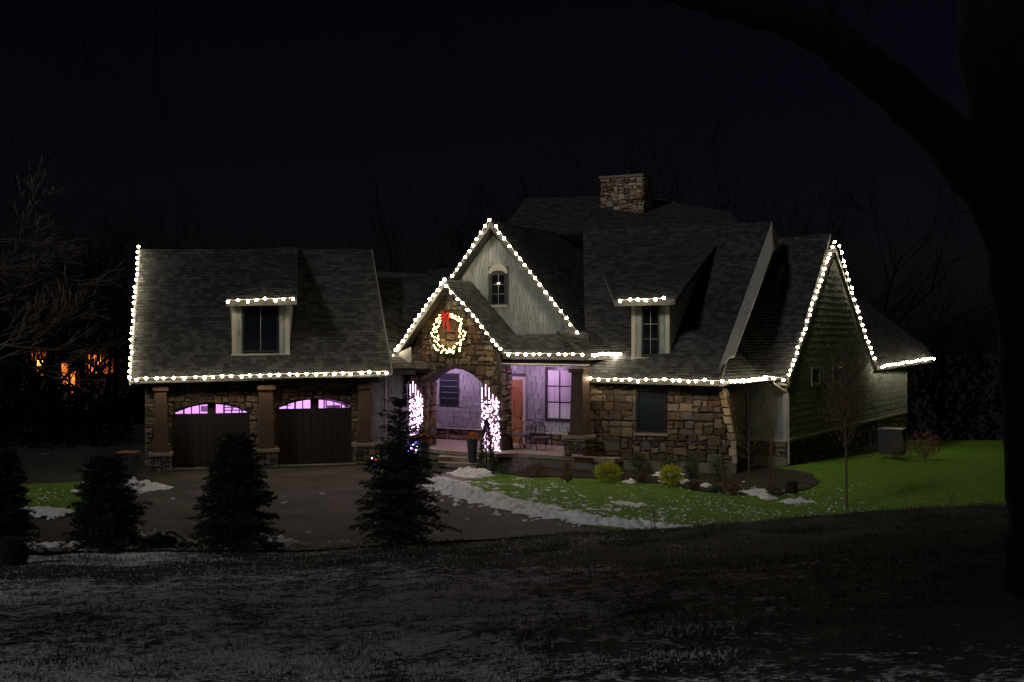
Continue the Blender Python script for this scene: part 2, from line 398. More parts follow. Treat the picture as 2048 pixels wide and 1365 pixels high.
def rows(pl, region, parent, mats, w, h, t, single=False, holes=(), name='shingle', stag=.0, seed=2, gap=.009, jt=.3):
    R = random.Random(seed); region = ccw(region)
    x0, x1 = min(p[0] for p in region), max(p[0] for p in region); y0, y1 = min(p[1] for p in region), max(p[1] for p in region)
    rest = MB(); y = y0; k = 0
    while y < y1:
        x = x0 - R.uniform(0, w)
        while x < x1:
            ww = w * R.uniform(1 - jt, 1 + jt); s = R.uniform(-stag, stag)
            cell = [(x + gap, y + s), (x + ww - gap, y + s), (x + ww - gap, y + h + stag * 1.3), (x + gap, y + h + stag * 1.3)]; x += ww
            c0 = y + s
            for cell in fit(cell, region, holes, (), .0015):
                n = len(cell); th = t * R.uniform(.8, 1.25)
                vs = [pl.to(p, -.004) for p in cell] + [pl.to(p, th * max(.08, 1 - .8 * (p[1] - c0) / (h * 1.05))) for p in cell]
                fs = [(i, (i + 1) % n, (i + 1) % n + n, i + n) for i in range(n)] + [tuple(range(n, 2 * n))]
                mi = R.randrange(len(mats))
                if single and SHAKES_LEFT[0] > 0:
                    SHAKES_LEFT[0] -= 1; m = MB(); m.add(vs, fs); m.build(name, mats[mi], parent)
                else: rest.add(vs, fs, mi)
        y += h; k += 1
    if rest.v: rest.build({'shingle': 'roof_shingles', 'shake': 'wall_shakes'}.get(name, name), mats, parent, kind='stuff')

# ------------------------------------------------------------------ THE HOUSE
HOUSE = empty('house', (0, 45, 0), 'large stone and shake house with steep shingled roofs outlined in white lights', 'house')
def part(mb_, name, mats, parent=HOUSE, smooth=False, label=None):
    o = mb_.build(name, mats, parent, smooth)
    if label: o['label'] = label
    return o
def slab(ring, parent=HOUSE, thick=.14, name='roof', cover=True, w=.25, h=.155, seed=3, t=.028, regions=None, edge=None):
    """a roof plane: slab hanging under its surface, shingled on top; ring[0], ring[1] are on the eave"""
    pl = roofplane(ring[0], ring[1], ring[-1])
    uvs = [pl.uv(p) for p in ring]; ring = [pl.to(q) for q in uvs]
    m = MB(); m.prism(ring, -pl.n * thick); o = m.build(name, edge or ROOFB, parent)
    if cover: rows(pl, uvs, o if parent is HOUSE else parent, SHING, w, h, t, seed=seed)
    return pl, o
def wall(ring3, thick, mats=BACKER, name='wall'):
    m = MB(); a = ring3[0]; n = (ring3[1] - a).cross(ring3[-1] - a).normalized()
    if n.y < 0: n = -n
    m.prism(ring3, n * thick); return m.build(name, mats, HOUSE)
def rect(pl, x0, y0, x1, y1, d0, d1, m, mi=0):
    m.prism([pl.to((x0, y0), d0), pl.to((x1, y0), d0), pl.to((x1, y1), d0), pl.to((x0, y1), d0)], pl.n * (d1 - d0), mi)
def window(pl, x0, y0, x1, y1, cols=2, rws=2, parent=HOUSE, glass=GLASS, trim=None, bar=BAR, b=.012, fw=.05, d=.05, panename='pane', arch=0):
    """frame proud of the wall, panes and thin bars set back inside it"""
    root = MB(); fs = [(x0, y0, x0 + fw, y1), (x1 - fw, y0, x1, y1), (x0 + fw, y0, x1 - fw, y0 + fw), (x0 + fw, y1 - fw, x1 - fw, y1)]
    for f in fs: rect(pl, *f, -.01, d, root)
    if parent is HOUSE: w = root.build('window', FRAME, HOUSE); par = w
    else: root.build('window_frame', FRAME, parent); par = parent
    cw = (x1 - x0 - 2 * fw) / cols; rh = (y1 - y0 - 2 * fw) / rws
    for i in range(cols):
        for j in range(rws):
            m = MB(); u0, v0 = x0 + fw + i * cw, y0 + fw + j * rh
            rect(pl, u0 + (b if i else 0), v0 + (b if j else 0), u0 + cw - (b if i < cols - 1 else 0), v0 + rh - (b if j < rws - 1 else 0), .004, .018, m); m.build(panename, glass, par)
    m = MB()
    for i in range(1, cols): rect(pl, x0 + fw + i * cw - b, y0 + fw, x0 + fw + i * cw + b, y1 - fw, .004, .035, m)
    for j in range(1, rws): rect(pl, x0 + fw, y0 + fw + j * rh - b * .8, x1 - fw, y0 + fw + j * rh + b * .8, .004, .031, m)
    if m.v: m.build('glazing_bar', bar, par)
    if trim:
        m = MB(); t = trim
        rect(pl, x0 - t, y0 - .002, x0, y1 + t, 0, d + .02, m); rect(pl, x1, y0 - .002, x1 + t, y1 + t, 0, d + .02, m); rect(pl, x0, y1, x1, y1 + t, 0, d + .02, m)
        m.build('window_trim', TRIM, par)
        m = MB(); rect(pl, x0 - t - .03, y0 - .09, x1 + t + .03, y0 - .004, 0, d + .06, m); m.build('window_sill', TRIM, par)

# ---- garage
gA, gB = P(290, 942, 43.2), P(742, 931, 45.4)
gw = wallplane(gA, gB)
GU = gw.u; GN = gw.n
eL, eR, rL, rR = P(262, 760, 42.4), P(783, 745, 44.9), P(281, 499, 46.8), P(742, 499, 49.2)
gpl, groof = slab([eL, eR, rR, rL], seed=11)
back = lambda p, r: Vector((2 * r.x - p.x, 2 * r.y - p.y, p.z))
slab([back(eR, rR), back(eL, rL), rL, rR], cover=False)
gtop = 3.35
U1 = gw.uv(gB)[0]
def gdoor(px0, px1, pyb, pyt_edge, pyt_mid):
    x0, x1 = gw.px(px0, 900)[0], gw.px(px1, 900)[0]; yt = gw.px((px0 + px1) / 2, pyt_edge)[1]; ym = gw.px((px0 + px1) / 2, pyt_mid)[1]
    return x0, x1, yt, ym
d1 = gdoor(343, 500, 942, 826, 806); d2 = gdoor(552, 704, 932, 816, 797)
def archpts(x0, x1, yt, ym, k=12): return [(x0 + (x1 - x0) * i / k, yt + (ym - yt) * (1 - (2 * i / k - 1) ** 2)) for i in range(k + 1)]
ring = [(0, -.3)]
for dd in (d1, d2): ring += [(dd[0], -.3)] + archpts(*dd) + [(dd[1], -.3)]
ring += [(U1, -.3), (U1, gtop), (0, gtop)]
m = MB(); m.prism([gw.to(q) for q in ring], -GN * .3); gwall = part(m, 'wall', MORTAR)
def archhole(dd):
    x0, x1, yt, ym = dd; top = lambda x: yt + (ym - yt) * (1 - ((2 * (x - x0) / (x1 - x0)) - 1) ** 2)
    ins = lambda p: x0 < p[0] < x1 and p[1] < top(p[0])
    def push(p):
        c = [(p[0] - x0, (x0, p[1])), (x1 - p[0], (x1, p[1])), (top(p[0]) - p[1], (p[0], top(p[0])))]; return min(c)[1]
    return ins, push
stones(gw, [(0, -.05), (U1, -.05), (U1, gtop - .25), (0, gtop - .25)], gwall, single=False, arches=[archhole(d1), archhole(d2)], seed=5, wr=(.2, .42), hr=(.14, .3))
m = MB(); rect(gw, -.35, gtop - .3, U1 + .3, gtop - .02, .1, .14, m); part(m, 'fascia_board', DTRIM)
m = MB(); m.prism([gw.to((-.4, gtop - .06), -.02), gw.to((U1 + .3, gtop - .06), -.02), gw.to((U1 + .3, gtop - .06), .85), gw.to((-.4, gtop - .06), .85)], (0, 0, .05)); part(m, 'soffit', DTRIM)
m = MB(); m.tube([eL + Vector((0, -.03, -.1)), eR + Vector((0, -.03, -.1))], [.07, .07], 8); part(m, 'gutter', GUTTER)
# left gable end and side wall of the garage
side = -GN
gl = gA + side * 7.4
m = MB(); m.prism([Vector((gA.x, gA.y, -.3)), Vector((gl.x, gl.y, -.3)), Vector((gl.x, gl.y, gtop)), Vector((rL.x + .2, rL.y, rL.z - .3)), Vector((gA.x, gA.y, gtop))], GU * .25); part(m, 'wall', SHAKE[1])
m = MB(); m.prism([eL, rL, rL + Vector((0, 0, -.28)), eL + Vector((0, 0, -.20))], -GU * .06); part(m, 'rake_board', FASC)
gr = gB + side * 7.4
m = MB(); m.prism([Vector((gB.x, gB.y, -.3)), Vector((gr.x, gr.y, -.3)), Vector((gr.x, gr.y, gtop)), Vector((rR.x, rR.y, rR.z - .3)), Vector((gB.x, gB.y, gtop))], -GU * .2); part(m, 'wall', SHAKE[1])
m = MB(); m.prism([eR, rR, rR + Vector((0, 0, -.28)), eR + Vector((0, 0, -.14))], GU * .06); part(m, 'rake_board', FASC)
# room behind the doors
m = MB()
m.prism([gw.to((.3, -.02), -6.4), gw.to((U1 - .3, -.02), -6.4), gw.to((U1 - .3, 3.0), -6.4), gw.to((.3, 3.0), -6.4)], -GN * .05)
m.prism([gw.to((.3, 3.0), -.35), gw.to((U1 - .3, 3.0), -.35), gw.to((U1 - .3, 3.0), -6.4), gw.to((.3, 3.0), -6.4)], (0, 0, .05))
m.prism([gw.to((.3, -.02), -.35), gw.to((U1 - .3, -.02), -.35), gw.to((U1 - .3, -.02), -6.4), gw.to((.3, -.02), -6.4)], (0, 0, -.05))
for x in (.3, U1 - .35): m.prism([gw.to((x, 0), -.35), gw.to((x, 0), -6.4), gw.to((x, 3), -6.4), gw.to((x, 3), -.35)], GU * .05)
part(m, 'garage_room', mat('garage_paint', (.75, .72, .74), .8))
m = MB()
for (x, z, w_, h_) in [(2.0, 1.98, .5, .22), (2.9, 2.02, 1.3, .03), (2.9, 1.9, 1.3, .03), (2.85, 2.2, .06, .9), (3.55, 2.2, .05, .9), (1.35, 2.2, .05, .9), (4.95, 2.05, .5, .03), (5.6, 2.2, .05, .9), (6.9, 1.93, .5, .2), (6.75, 2.2, .05, .9), (7.6, 2.1, .12, .7)]:
    m = MB(); rect(gw, x, z - h_ / 2, x + w_, z + h_ / 2, -3.2, -2.9, m); part(m, 'garage_shelf', FRAME)
m = MB()
for cx in (3.4, 4.2): m.tube([gw.to((cx + .3 * math.cos(t), 1.95 + .22 * math.sin(t)), -1.6) for t in np.linspace(0, 2 * math.pi, 15)], [.025] * 15, 4)
part(m, 'bicycle_rim', FRAME)
for (x, y) in ((2.2, -2.5), (6.3, -2.5)):
    l = bpy.data.lights.new('garage_lamp', 'POINT'); l.energy = 650; l.color = (.80, .36, 1.0); l.shadow_soft_size = .25
    lo = bpy.data.objects.new('garage_lamp', l); COL.objects.link(lo); lo.location = gw.to((x, 2.8), y)
# doors
for dd in (d1, d2):
    x0, x1, yt, ym = dd; x0 -= .003; x1 += .003; top = lambda x: yt - .01 + (ym - yt) * (1 - ((2 * (x - x0) / (x1 - x0)) - 1) ** 2)
    W = x1 - x0; wy0 = yt - .03                  # bottom of the window band
    m = MB(); k = 14
    openings = [(x0 + W * .05, x0 + W * .455), (x0 + W * .565, x0 + W * .965)]
    rect(gw, x0, .03, x1, wy0, -.22, -.15, m)
    for (a, b) in ((x0, openings[0][0]), (openings[0][1], openings[1][0]), (openings[1][1], x1)):
        pts = [(a, wy0)] + [(b, wy0)] + [(b + (a - b) * i / 4, max(wy0 + .01, top(b + (a - b) * i / 4))) for i in range(5)]
        m.prism([gw.to(q, -.15) for q in pts], -GN * .07)
    for (a, b) in openings:                      # curved head over the panes
        hi_ = [(a + (b - a) * i / 6, top(a + (b - a) * i / 6)) for i in range(7)]
        m.prism([gw.to(q, -.15) for q in hi_ + [(q[0], q[1] - .05) for q in hi_[::-1]]], -GN * .07)
    door = m.build('garage_door', GDOOR, HOUSE)
    nb = 11
    for i in range(nb):
        b_ = MB(); rect(gw, x0 + W * i / nb + .008, .05, x0 + W * (i + 1) / nb - .008, wy0 - .06, -.15, -.12, b_); b_.build('board', GDOOR, door)
    for (a, b) in openings:
        for i in range(4):
            p0, p1 = a + (b - a) * i / 4 + .014, a + (b - a) * (i + 1) / 4 - .014
            q = MB(); q.prism([gw.to(t, -.185) for t in [(p0, wy0), (p1, wy0), (p1, top(p1) - .05), (p0, top(p0) - .05)]], -GN * .008)
            q.build('pane', CLEAR, door)
            if i:
                q = MB(); rect(gw, p0 - .034, wy0, p0 + .006, top(p0) - .05, -.19, -.14, q); q.build('glazing_bar', GDOOR, door)
    m = MB(); rect(gw, x0 + .2, 1.0, x0 + .26, 1.25, -.12, -.09, m); m.build('door_handle', IRON, door)
m = MB()                                        # concrete threshold strip
m.prism([gw.to((d1[0] - .1, 0), .35), gw.to((d2[1] + .2, 0), .35), gw.to((d2[1] + .2, 0), -.25), gw.to((d1[0] - .1, 0), -.25)], (0, 0, .035)); part(m, 'threshold', CONC)
# timber columns on stone pedestals
def column(pl, pxa, pxb, ytop, ymid, ybot, d=.28, ped=.16, single=False, seed=4, mat_=TIMBER):
    x0, y1 = pl.px(pxa, ytop); x1, _ = pl.px(pxb, ytop); _, ym = pl.px(pxa, ymid); _, yb = pl.px(pxa, ybot)
    cx = (x0 + x1) / 2; w = x1 - x0
    m = MB(); a = w / 2
    lowr = [pl.to((cx - a * 1.12, ym), .05), pl.to((cx + a * 1.12, ym), .05), pl.to((cx + a * 1.12, ym), .05 + w * 1.1), pl.to((cx - a * 1.12, ym), .05 + w * 1.1)]
    topr = [pl.to((cx - a * .9, y1), .08), pl.to((cx + a * .9, y1), .08), pl.to((cx + a * .9, y1), .05 + w), pl.to((cx - a * .9, y1), .05 + w)]
    m.add(lowr + topr, [(3, 2, 1, 0), (4, 5, 6, 7), (0, 1, 5, 4), (1, 2, 6, 5), (2, 3, 7, 6), (3, 0, 4, 7)])
    rect(pl, cx - a * 1.25, y1 - .16, cx + a * 1.25, y1 - .01, .03, .08 + w * 1.1, m); rect(pl, cx - a * 1.3, ym + .001, cx + a * 1.3, ym + .12, .03, .1 + w * 1.1, m)
    col = part(m, 'column', mat_)
    m = MB(); q = a + ped
    rect(pl, cx - q - .05, ym - .11, cx + q + .05, ym, -.01, w + ped + .14, m); rect(pl, cx - q + .02, ym - .19, cx + q - .02, ym - .11, -.01, w + ped + .06, m); m.build('column_cap', CAST, col)
    m = MB(); rect(pl, cx - q + .05, yb, cx + q - .05, ym - .19, -.01, w + ped, m); m.build('pedestal', MORTAR, col)
    fp = Pl(pl.to((0, 0), w + ped), pl.u, pl.v, pl.n); stones(fp, [(cx - q, yb), (cx + q, yb), (cx + q, ym - .19), (cx - q, ym - .19)], col, single=single, seed=seed, wr=(.14, .3), hr=(.1, .22), t=(.02, .05))
    for sgn in (-1, 1):
        fp = Pl(pl.to((cx + sgn * (q - .05), 0), 0), pl.n * (1 if sgn > 0 else -1) * -1, pl.v, pl.u * sgn)
        uu = (-(w + ped), 0) if sgn > 0 else (0, w + ped)
        stones(fp, [(uu[0], yb), (uu[1], yb), (uu[1], ym - .19), (uu[0], ym - .19)], col, single=False, seed=seed + 9, wr=(.14, .3), hr=(.1, .22), t=(.02, .05))
    return col
column(gw, 309, 334, 772, 903, 946, seed=41); column(gw, 516, 544, 770, 895, 942, seed=42); column(gw, 714, 737, 768, 884, 934, seed=43)

# ---- garage dormer
q = RP(520, 708, (gpl.O, gpl.n)); dw = Pl(Vector((q.x, q.y, 0)), GU, Vector((0, 0, 1)), GN)
DORM = empty('dormer', dw.O, None, None, parent=HOUSE)
def dpx(pl, a, b): return pl.px(a, b)
(ax0, ay0), (ax1, ay1) = dw.px(465, 708), dw.px(578, 604)
m = MB(); rect(dw, ax0, ay0 - .15, ax1, ay1, -3.0, 0, m); m.build('dormer_wall', BACKER, DORM)
(wx0, wy0), (wx1, wy1) = dw.px(485, 704), dw.px(557, 613)
rows(dw, [(ax0 + .1, ay0), (wx0 - .03, ay0), (wx0 - .03, ay1), (ax0 + .1, ay1)], DORM, SHAKE, .3, .3, .025, name='shake', seed=8)
rows(dw, [(wx1 + .03, ay0), (ax1 - .1, ay0), (ax1 - .1, ay1), (wx1 + .03, ay1)], DORM, SHAKE, .3, .3, .025, name='shake', seed=9)
m = MB(); rect(dw, ax0 - .02, ay0, ax0 + .13, ay1, -.1, .045, m); rect(dw, ax1 - .13, ay0, ax1 + .02, ay1, -.1, .045, m); rect(dw, ax0 - .05, ay0 - .09, ax1 + .05, ay0, -.1, .07, m); m.build('corner_board', TRIM, DORM)
window(dw, wx0, wy0, wx1, wy1 + .05, 2, 1, DORM)
a, b = P(452, 602, dw.O.y - .75), P(594, 599, dw.O.y - .35)
ta, tb = RP(455, 502, (gpl.O + gpl.n * .03, gpl.n)), RP(596, 502, (gpl.O + gpl.n * .03, gpl.n))
slab([a, b, tb, ta], parent=DORM, thick=.16, name='dormer_roof', seed=15)
m = MB(); m.prism([a + Vector((0, -.02, .02)), b + Vector((0, -.02, .02)), b + Vector((0, -.02, -.2)), a + Vector((0, -.02, -.2))], (0, .04, 0)); m.build('fascia_board', DTRIM, DORM)
for s_, A_, B_ in ((1, b, tb), (-1, a, ta)):
    m = MB(); cc = dw.to((ax1 if s_ > 0 else ax0, ay0), 0); m.prism([cc, cc + Vector((0, 0, ay1 - ay0)), B_ + Vector((0, 0, -.2))], GU * .05 * -s_); m.build('dormer_cheek', SHAKE[1], DORM)

# ---- connector between garage and entry
cA, cB = P(735, 900, 46.6), P(832, 900, 47.2); cw_ = wallplane(cA, cB); CU = cw_.uv(cB)[0]
cwall = wall([cw_.to((-.6, -.3)), cw_.to((CU + .6, -.3)), cw_.to((CU + .6, 3.6)), cw_.to((-.6, 3.6))], .2)
(hx0, hy0), (hx1, hy1) = cw_.px(806, 812), cw_.px(824, 747)
rows(cw_, [(-.6, .7), (CU + .6, .7), (CU + .6, 3.4), (-.6, 3.4)], cwall, SHAKE, .3, .2, .025, name='shake', single=False, holes=[(hx0, hy0, hx1 + .6, hy1)], stag=.03, seed=21)
window(cw_, hx0, hy0, hx1 + .5, hy1, 2, 3)
m = MB(); rect(cw_, -.6, .6, CU + .6, .7, 0, .09, m); part(m, 'band_trim', TRIM)
stones(cw_, [(-.6, -.05), (CU + .6, -.05), (CU + .6, .6), (-.6, .6)], cwall, single=False, seed=22)
slab([P(735, 738, 45.6), P(862, 738, 46.4), P(905, 541, 51.5), P(735, 543, 50.6)], seed=23)
m = MB(); m.prism([P(735, 742, 45.5), P(830, 742, 46.1), P(830, 750, 46.1), P(735, 750, 45.5)], (0, .1, 0)); part(m, 'fascia_board', DTRIM)
m = MB(); dsx = gB + Vector((.45, -.05, 0)); m.tube([Vector((dsx.x, dsx.y + 1, z)) for z in (.1, 3.3)], [.045, .045], 8); part(m, 'downspout', TRIM)

# ---- directions of the main block: fr runs along its front, sdv runs back along its side
a30 = math.radians(28); FR = Vector((math.cos(a30), -math.sin(a30), 0)); SD = Vector((math.sin(a30), math.cos(a30), 0))
# ---- entry gable of stone
eO = P(914, 900, 46.0); ew = Pl(Vector((eO.x, eO.y, 0)), FR, Vector((0, 0, 1)), Vector((FR.y, -FR.x, 0)))
apx = ew.px(889, 566); lb = ew.px(812, 706); rb = ew.px(1003, 700)
L0, L1 = ew.px(822, 900)[0], ew.px(849, 900)[0]; R0, R1 = ew.px(965, 900)[0], ew.px(1001, 900)[0]; R1t = ew.px(1000, 730)[0]
yb = .25; yt_, ym_ = ew.px(850, 765)[1], ew.px(906, 737)[1]
ytl, ytr = ew.px(824, 706)[1], ew.px(1000, 706)[1]
arch = [(L1 + (R0 - L1) * i / 12, yt_ + (ym_ - yt_) * (1 - abs(2 * i / 12 - 1) ** 2.2)) for i in range(13)]
ring = [(L0, yb), (L1, yb)] + arch + [(R0, yb), (R1 + .1, yb), (R1, 1.6), (R1t, ytr), apx, (L0, ytl)]
m = MB(); m.prism([ew.to(q) for q in ring], -ew.n * .85); ewall = part(m, 'wall', MORTAR)
def ains(p): return L1 < p[0] < R0 and p[1] < yt_ + (ym_ - yt_) * (1 - abs(2 * (p[0] - L1) / (R0 - L1) - 1) ** 2.2)
def apush(p):
    top = yt_ + (ym_ - yt_) * (1 - abs(2 * (p[0] - L1) / (R0 - L1) - 1) ** 2.2)
    return min([(p[0] - L1, (L1, p[1])), (R0 - p[0], (R0, p[1])), (top - p[1], (p[0], top))])[1]
stones(ew, [(L0, yb), (R1 + .1, yb), (R1, 1.6), (R1t, ytr), (apx[0], apx[1] - .1), (L0, ytl)], ewall, arches=[(ains, apush)], seed=31, wr=(.22, .45), hr=(.17, .36))
# jamb faces: left jamb seen through the arch, and right outer side
jp = Pl(ew.to((L1, 0), 0), SD, Vector((0, 0, 1)), FR); stones(jp, [(0.02, yb), (.84, yb), (.84, yt_), (0.02, yt_)], ewall, seed=32, wr=(.22, .42), hr=(.16, .32))
jq = Pl(ew.to((L1, 0), 0), SD, Vector((0, 0, 1)), FR)
sp = Pl(ew.to((R1, 0), 0), SD, Vector((0, 0, 1)), FR); stones(sp, [(0.02, 1.6), (.84, 1.6), (.84, 3.6), (0.02, 3.6)], ewall, seed=33, single=False)
stones(sp, [(0.02, yb), (.84, yb), (.84, 1.6), (0.02, 1.6)], ewall, seed=34, single=False)
# entry roof: ridge runs back along SD
def gable_roof(apex, left, right, depth, thick=.16, seed=50, lcover=True, flare=None):
    b = SD * depth
    pr, o1 = slab([right, right + b, apex + b, apex], thick=thick, seed=seed) if False else (None, None)
    for (lo_, sgn) in ((right, 1), (left, -1)):
        n_ = (SD).cross(apex - lo_).normalized()
        if n_.z < 0: n_ = -n_
        rg = [lo_, lo_ + b, apex + b, apex] if sgn > 0 else [lo_ + b, lo_, apex, apex + b]
        slab(rg, thick=thick, seed=seed + sgn, cover=(sgn > 0 or lcover))
ov = .55                                        # overhang in front of the stone face
apexE = P(889, 560, 45.6); leftE = P(783, 712, 46.9); rightE = P(1008, 702, 44.5)
def rk(px, py, pl, off): # point on a plane parallel to pl, off in front
    return RP(px, py, (pl.O + pl.n * off, pl.n))
apexE, leftE, rightE = rk(889, 560, ew, ov), rk(785, 712, ew, ov), rk(1008, 702, ew, ov)
gable_roof(apexE, leftE, rightE, 3.4, seed=52)
def rake(a, b, drop=.2, th=.05, matr=TRIM, soff=None, dirv=None):
    d = dirv or SD; m = MB(); m.prism([a + d * -.03, b + d * -.03, b + d * -.03 + Vector((0, 0, -drop)), a + d * -.03 + Vector((0, 0, -drop))], d * th); part(m, 'rake_board', matr)
    if soff:
        m = MB(); n = 14
        for i in range(n):
            p, q_ = a.lerp(b, i / n), a.lerp(b, (i + .9) / n); z = Vector((0, 0, -drop + .02)); m.prism([p + z + d * .03, q_ + z + d * .03, q_ + z + d * soff, p + z + d * soff], (0, 0, .02))
        part(m, 'soffit', TRIM)
rake(apexE, leftE, .26, soff=ov, matr=DTRIM); rake(apexE, rightE, .12, soff=ov, matr=DTRIM)
m = MB(); c0 = leftE + Vector((0, 0, -.26)); m.prism([c0, leftE, leftE + FR * .85 + Vector((0, 0, .35)), leftE + FR * .85 + Vector((0, 0, -.26))], SD * .05); part(m, 'eave_return', TRIM)

# ---- main siding gable
mO = P(980, 600, 47.0); mw = Pl(Vector((mO.x, mO.y, 0)), FR, Vector((0, 0, 1)), Vector((FR.y, -FR.x, 0)))
ma, mr = mw.px(981, 462), mw.px(1168, 690); ml = (2 * ma[0] - mr[0], mr[1])
m = MB(); m.prism([mw.to(q) for q in [ml, mr, ma]], -mw.n * .25); mwall = part(m, 'wall', BACKER)
gx0, gy0 = mw.px(983, 610); gx1, gy1 = mw.px(1012, 548)
gcx = (gx0 + gx1) / 2
vis = [mw.px(1022, 684), mw.px(1168, 684), ma, mw.px(925, 545), mw.px(925, 560)]
rows(mw, vis, mwall, SHAKE, .15, .36, .022, single=False, name='shake', holes=[(gx0 - .14, gy0 - .1, gx1 + .14, gy1 + .3)], stag=.09, seed=61, gap=.009)
window(mw, gx0, gy0, gx1, gy1, 2, 3, d=.06)
m = MB()                                        # arched head of the window with its trim
hd = [(gx0, gy1)] + [(gx1, gy1)] + [(gcx + (gx1 - gcx) * math.cos(t), gy1 + .14 * math.sin(t)) for t in np.linspace(.1, math.pi - .1, 9)]
m.prism([mw.to(q, 0) for q in hd], mw.n * .055); part(m, 'window_head', FRAME)
m = MB(); ho = [(gcx + (gx1 - gcx + .1) * math.cos(t), gy1 + .04 + .34 * math.sin(t)) for t in np.linspace(0, math.pi, 13)]; hi = [(gcx + (gx1 - gcx) * math.cos(t), gy1 + .14 * math.sin(t)) for t in np.linspace(math.pi, 0, 13)]
m.prism([mw.to(q, 0) for q in ho + hi], mw.n * .07); part(m, 'window_trim', TRIM); m = MB(); rect(mw, gx0 - .1, gy0 - .1, gx1 + .1, gy0 - .003, 0, .1, m); part(m, 'window_sill', TRIM)
m = MB(); t0 = mw.px(1022, 690); t1 = mw.px(1172, 690); rect(mw, t0[0], t0[1], t1[0], t0[1] + .12, 0, .08, m); part(m, 'band_trim', TRIM)
mov = .6
apexM, rightM, leftM = rk(980, 443, mw, mov), rk(1180, 697, mw, mov), None
lw = mw.uv(apexM)[0] * 2 - mw.uv(rightM)[0]; leftM = mw.to((lw, rightM.z), mov)
gable_roof(apexM, leftM, rightM, 14.5, seed=62)
rake(apexM, rightM, .12, soff=mov, matr=DTRIM); rake(apexM, leftM.lerp(apexM, .45), .24, soff=mov, matr=DTRIM)

# ---- porch: eave roof, beam, ceiling, floor, steps, back wall
pcorn = P(1178, 712, 42.9); pleft = P(1005, 710, 45.0); pback = P(1262, 709, 44.2)
pc_u = (pleft - pcorn); zt = .42
slab([pleft + Vector((0, 0, .03)), pcorn + Vector((0, 0, .03)), RP(1178, 690, (pcorn, Vector((0, -.6, .8)))) + Vector((0, .8, .5)), pleft + Vector((0, 1.2, .7))], seed=71)
slab([pcorn + Vector((0, 0, .03)), pback + Vector((0, 0, .03)), pback + Vector((-1.2, .9, 1.0)), pcorn + Vector((-1.1, 1.2, .9))], seed=72)
m = MB()
for (A_, B_) in ((pleft, pcorn), (pcorn, pback)):
    m.prism([A_ + Vector((0, .06, -.02)), B_ + Vector((0, .06, -.02)), B_ + Vector((0, .06, -.16)), A_ + Vector((0, .06, -.16))], (0, .04, 0))
part(m, 'fascia_board', DTRIM)
bm0, bm1 = pleft + SD * .35, pcorn + SD * .3 + FR * -.25
m = MB(); m.prism([Vector((bm0.x, bm0.y, 3.72)), Vector((bm1.x, bm1.y, 3.72)), Vector((bm1.x, bm1.y, 4.1)), Vector((bm0.x, bm0.y, 4.1))], SD * .3); part(m, 'porch_beam', mat('beam_stain', (.018, .015, .012), .7))
bA, bB = P(868, 880, 50.2), P(1192, 880, 46.4); bw = wallplane(bA, bB); BU = bw.uv(bB)[0]
m = MB(); m.prism([ew.to((L0 - .6, 3.75), -.45), bm1.xy.to_3d() + Vector((0, 0, 3.75)), Vector((bB.x + 2, bB.y, 3.75)), Vector((bA.x - 2, bA.y, 3.75))], (0, 0, .05)); part(m, 'porch_ceiling', TRIM)
PF = .5
m = MB(); fl = [(-2.55, 45.2), (-.55, 44.0), (.2, 44.3), (2.75, 42.55), (3.6, 42.3), (4.3, 43.2), (5, 46), (0, 50), (-5, 51), (-4.4, 47.4)]
m.prism([Vector((x, y, PF)) for x, y in fl], (0, 0, -.14)); part(m, 'porch_floor', CAST)
m = MB(); m.prism([Vector((x * .97 + .03 * 0, y + .12, PF - .14)) for x, y in fl], (0, 0, -.6)); part(m, 'porch_foundation', CONC)
for i, (z, f) in enumerate(((.335, .42), (.17, .84), )):
    A_, B_ = G(862, 925, 0), G(962, 925, 0)
    a_ = Vector((-2.75 , 44.75 - f + .3, 0)); b_ = Vector((-.75, 43.85 - f + .3, 0))
    m = MB(); m.prism([Vector((a_.x, a_.y, z)), Vector((b_.x, b_.y, z)), Vector((b_.x + .2, b_.y + 1.2, z)), Vector((a_.x + .1, a_.y + 1.6, z))], (0, 0, -.165)); part(m, 'step', CAST)
bwall = wall([bw.to((-1, .3)), bw.to((BU + .1, .3)), bw.to((BU + .1, 3.8)), bw.to((-1, 3.8))], .2)
dr0, dr1 = bw.px(1016, 858), bw.px(1047, 739); wn0, wn1 = bw.px(1091, 842), bw.px(1186, 736); wb0, wb1 = bw.px(880, 811), bw.px(919, 747)
tz = bw.px(1000, 859)[1]
rows(bw, [(-.6, tz), (BU, tz), (BU, 3.74), (-.6, 3.74)], bwall, SHAKE, .34, .22, .025, single=True, name='shake', holes=[(dr0[0] - .12, 0, dr1[0] + .14, 3.3), (wn0[0], wn0[1], wn1[0] + 1, wn1[1]), (wb0[0], wb0[1], wb1[0], wb1[1])], stag=.05, seed=81, gap=.014)
stones(bw, [(-.6, PF), (dr0[0] - .15, PF), (dr0[0] - .15, tz - .08), (-.6, tz - .08)], bwall, seed=82, single=False)
stones(bw, [(dr1[0] + .15, PF), (BU, PF), (BU, tz - .08), (dr1[0] + .15, tz - .08)], bwall, seed=83, single=False)
m = MB(); rect(bw, -.6, tz - .08, dr0[0] - .12, tz, 0, .1, m); rect(bw, dr1[0] + .14, tz - .08, BU, tz, 0, .1, m); part(m, 'band_trim', TRIM)
m = MB(); rect(bw, dr0[0], PF, dr1[0], 3.05, 0, .05, m); fdoor = m.build('front_door', DOORW, HOUSE); fdoor['label'] = 'orange brown wooden front door'
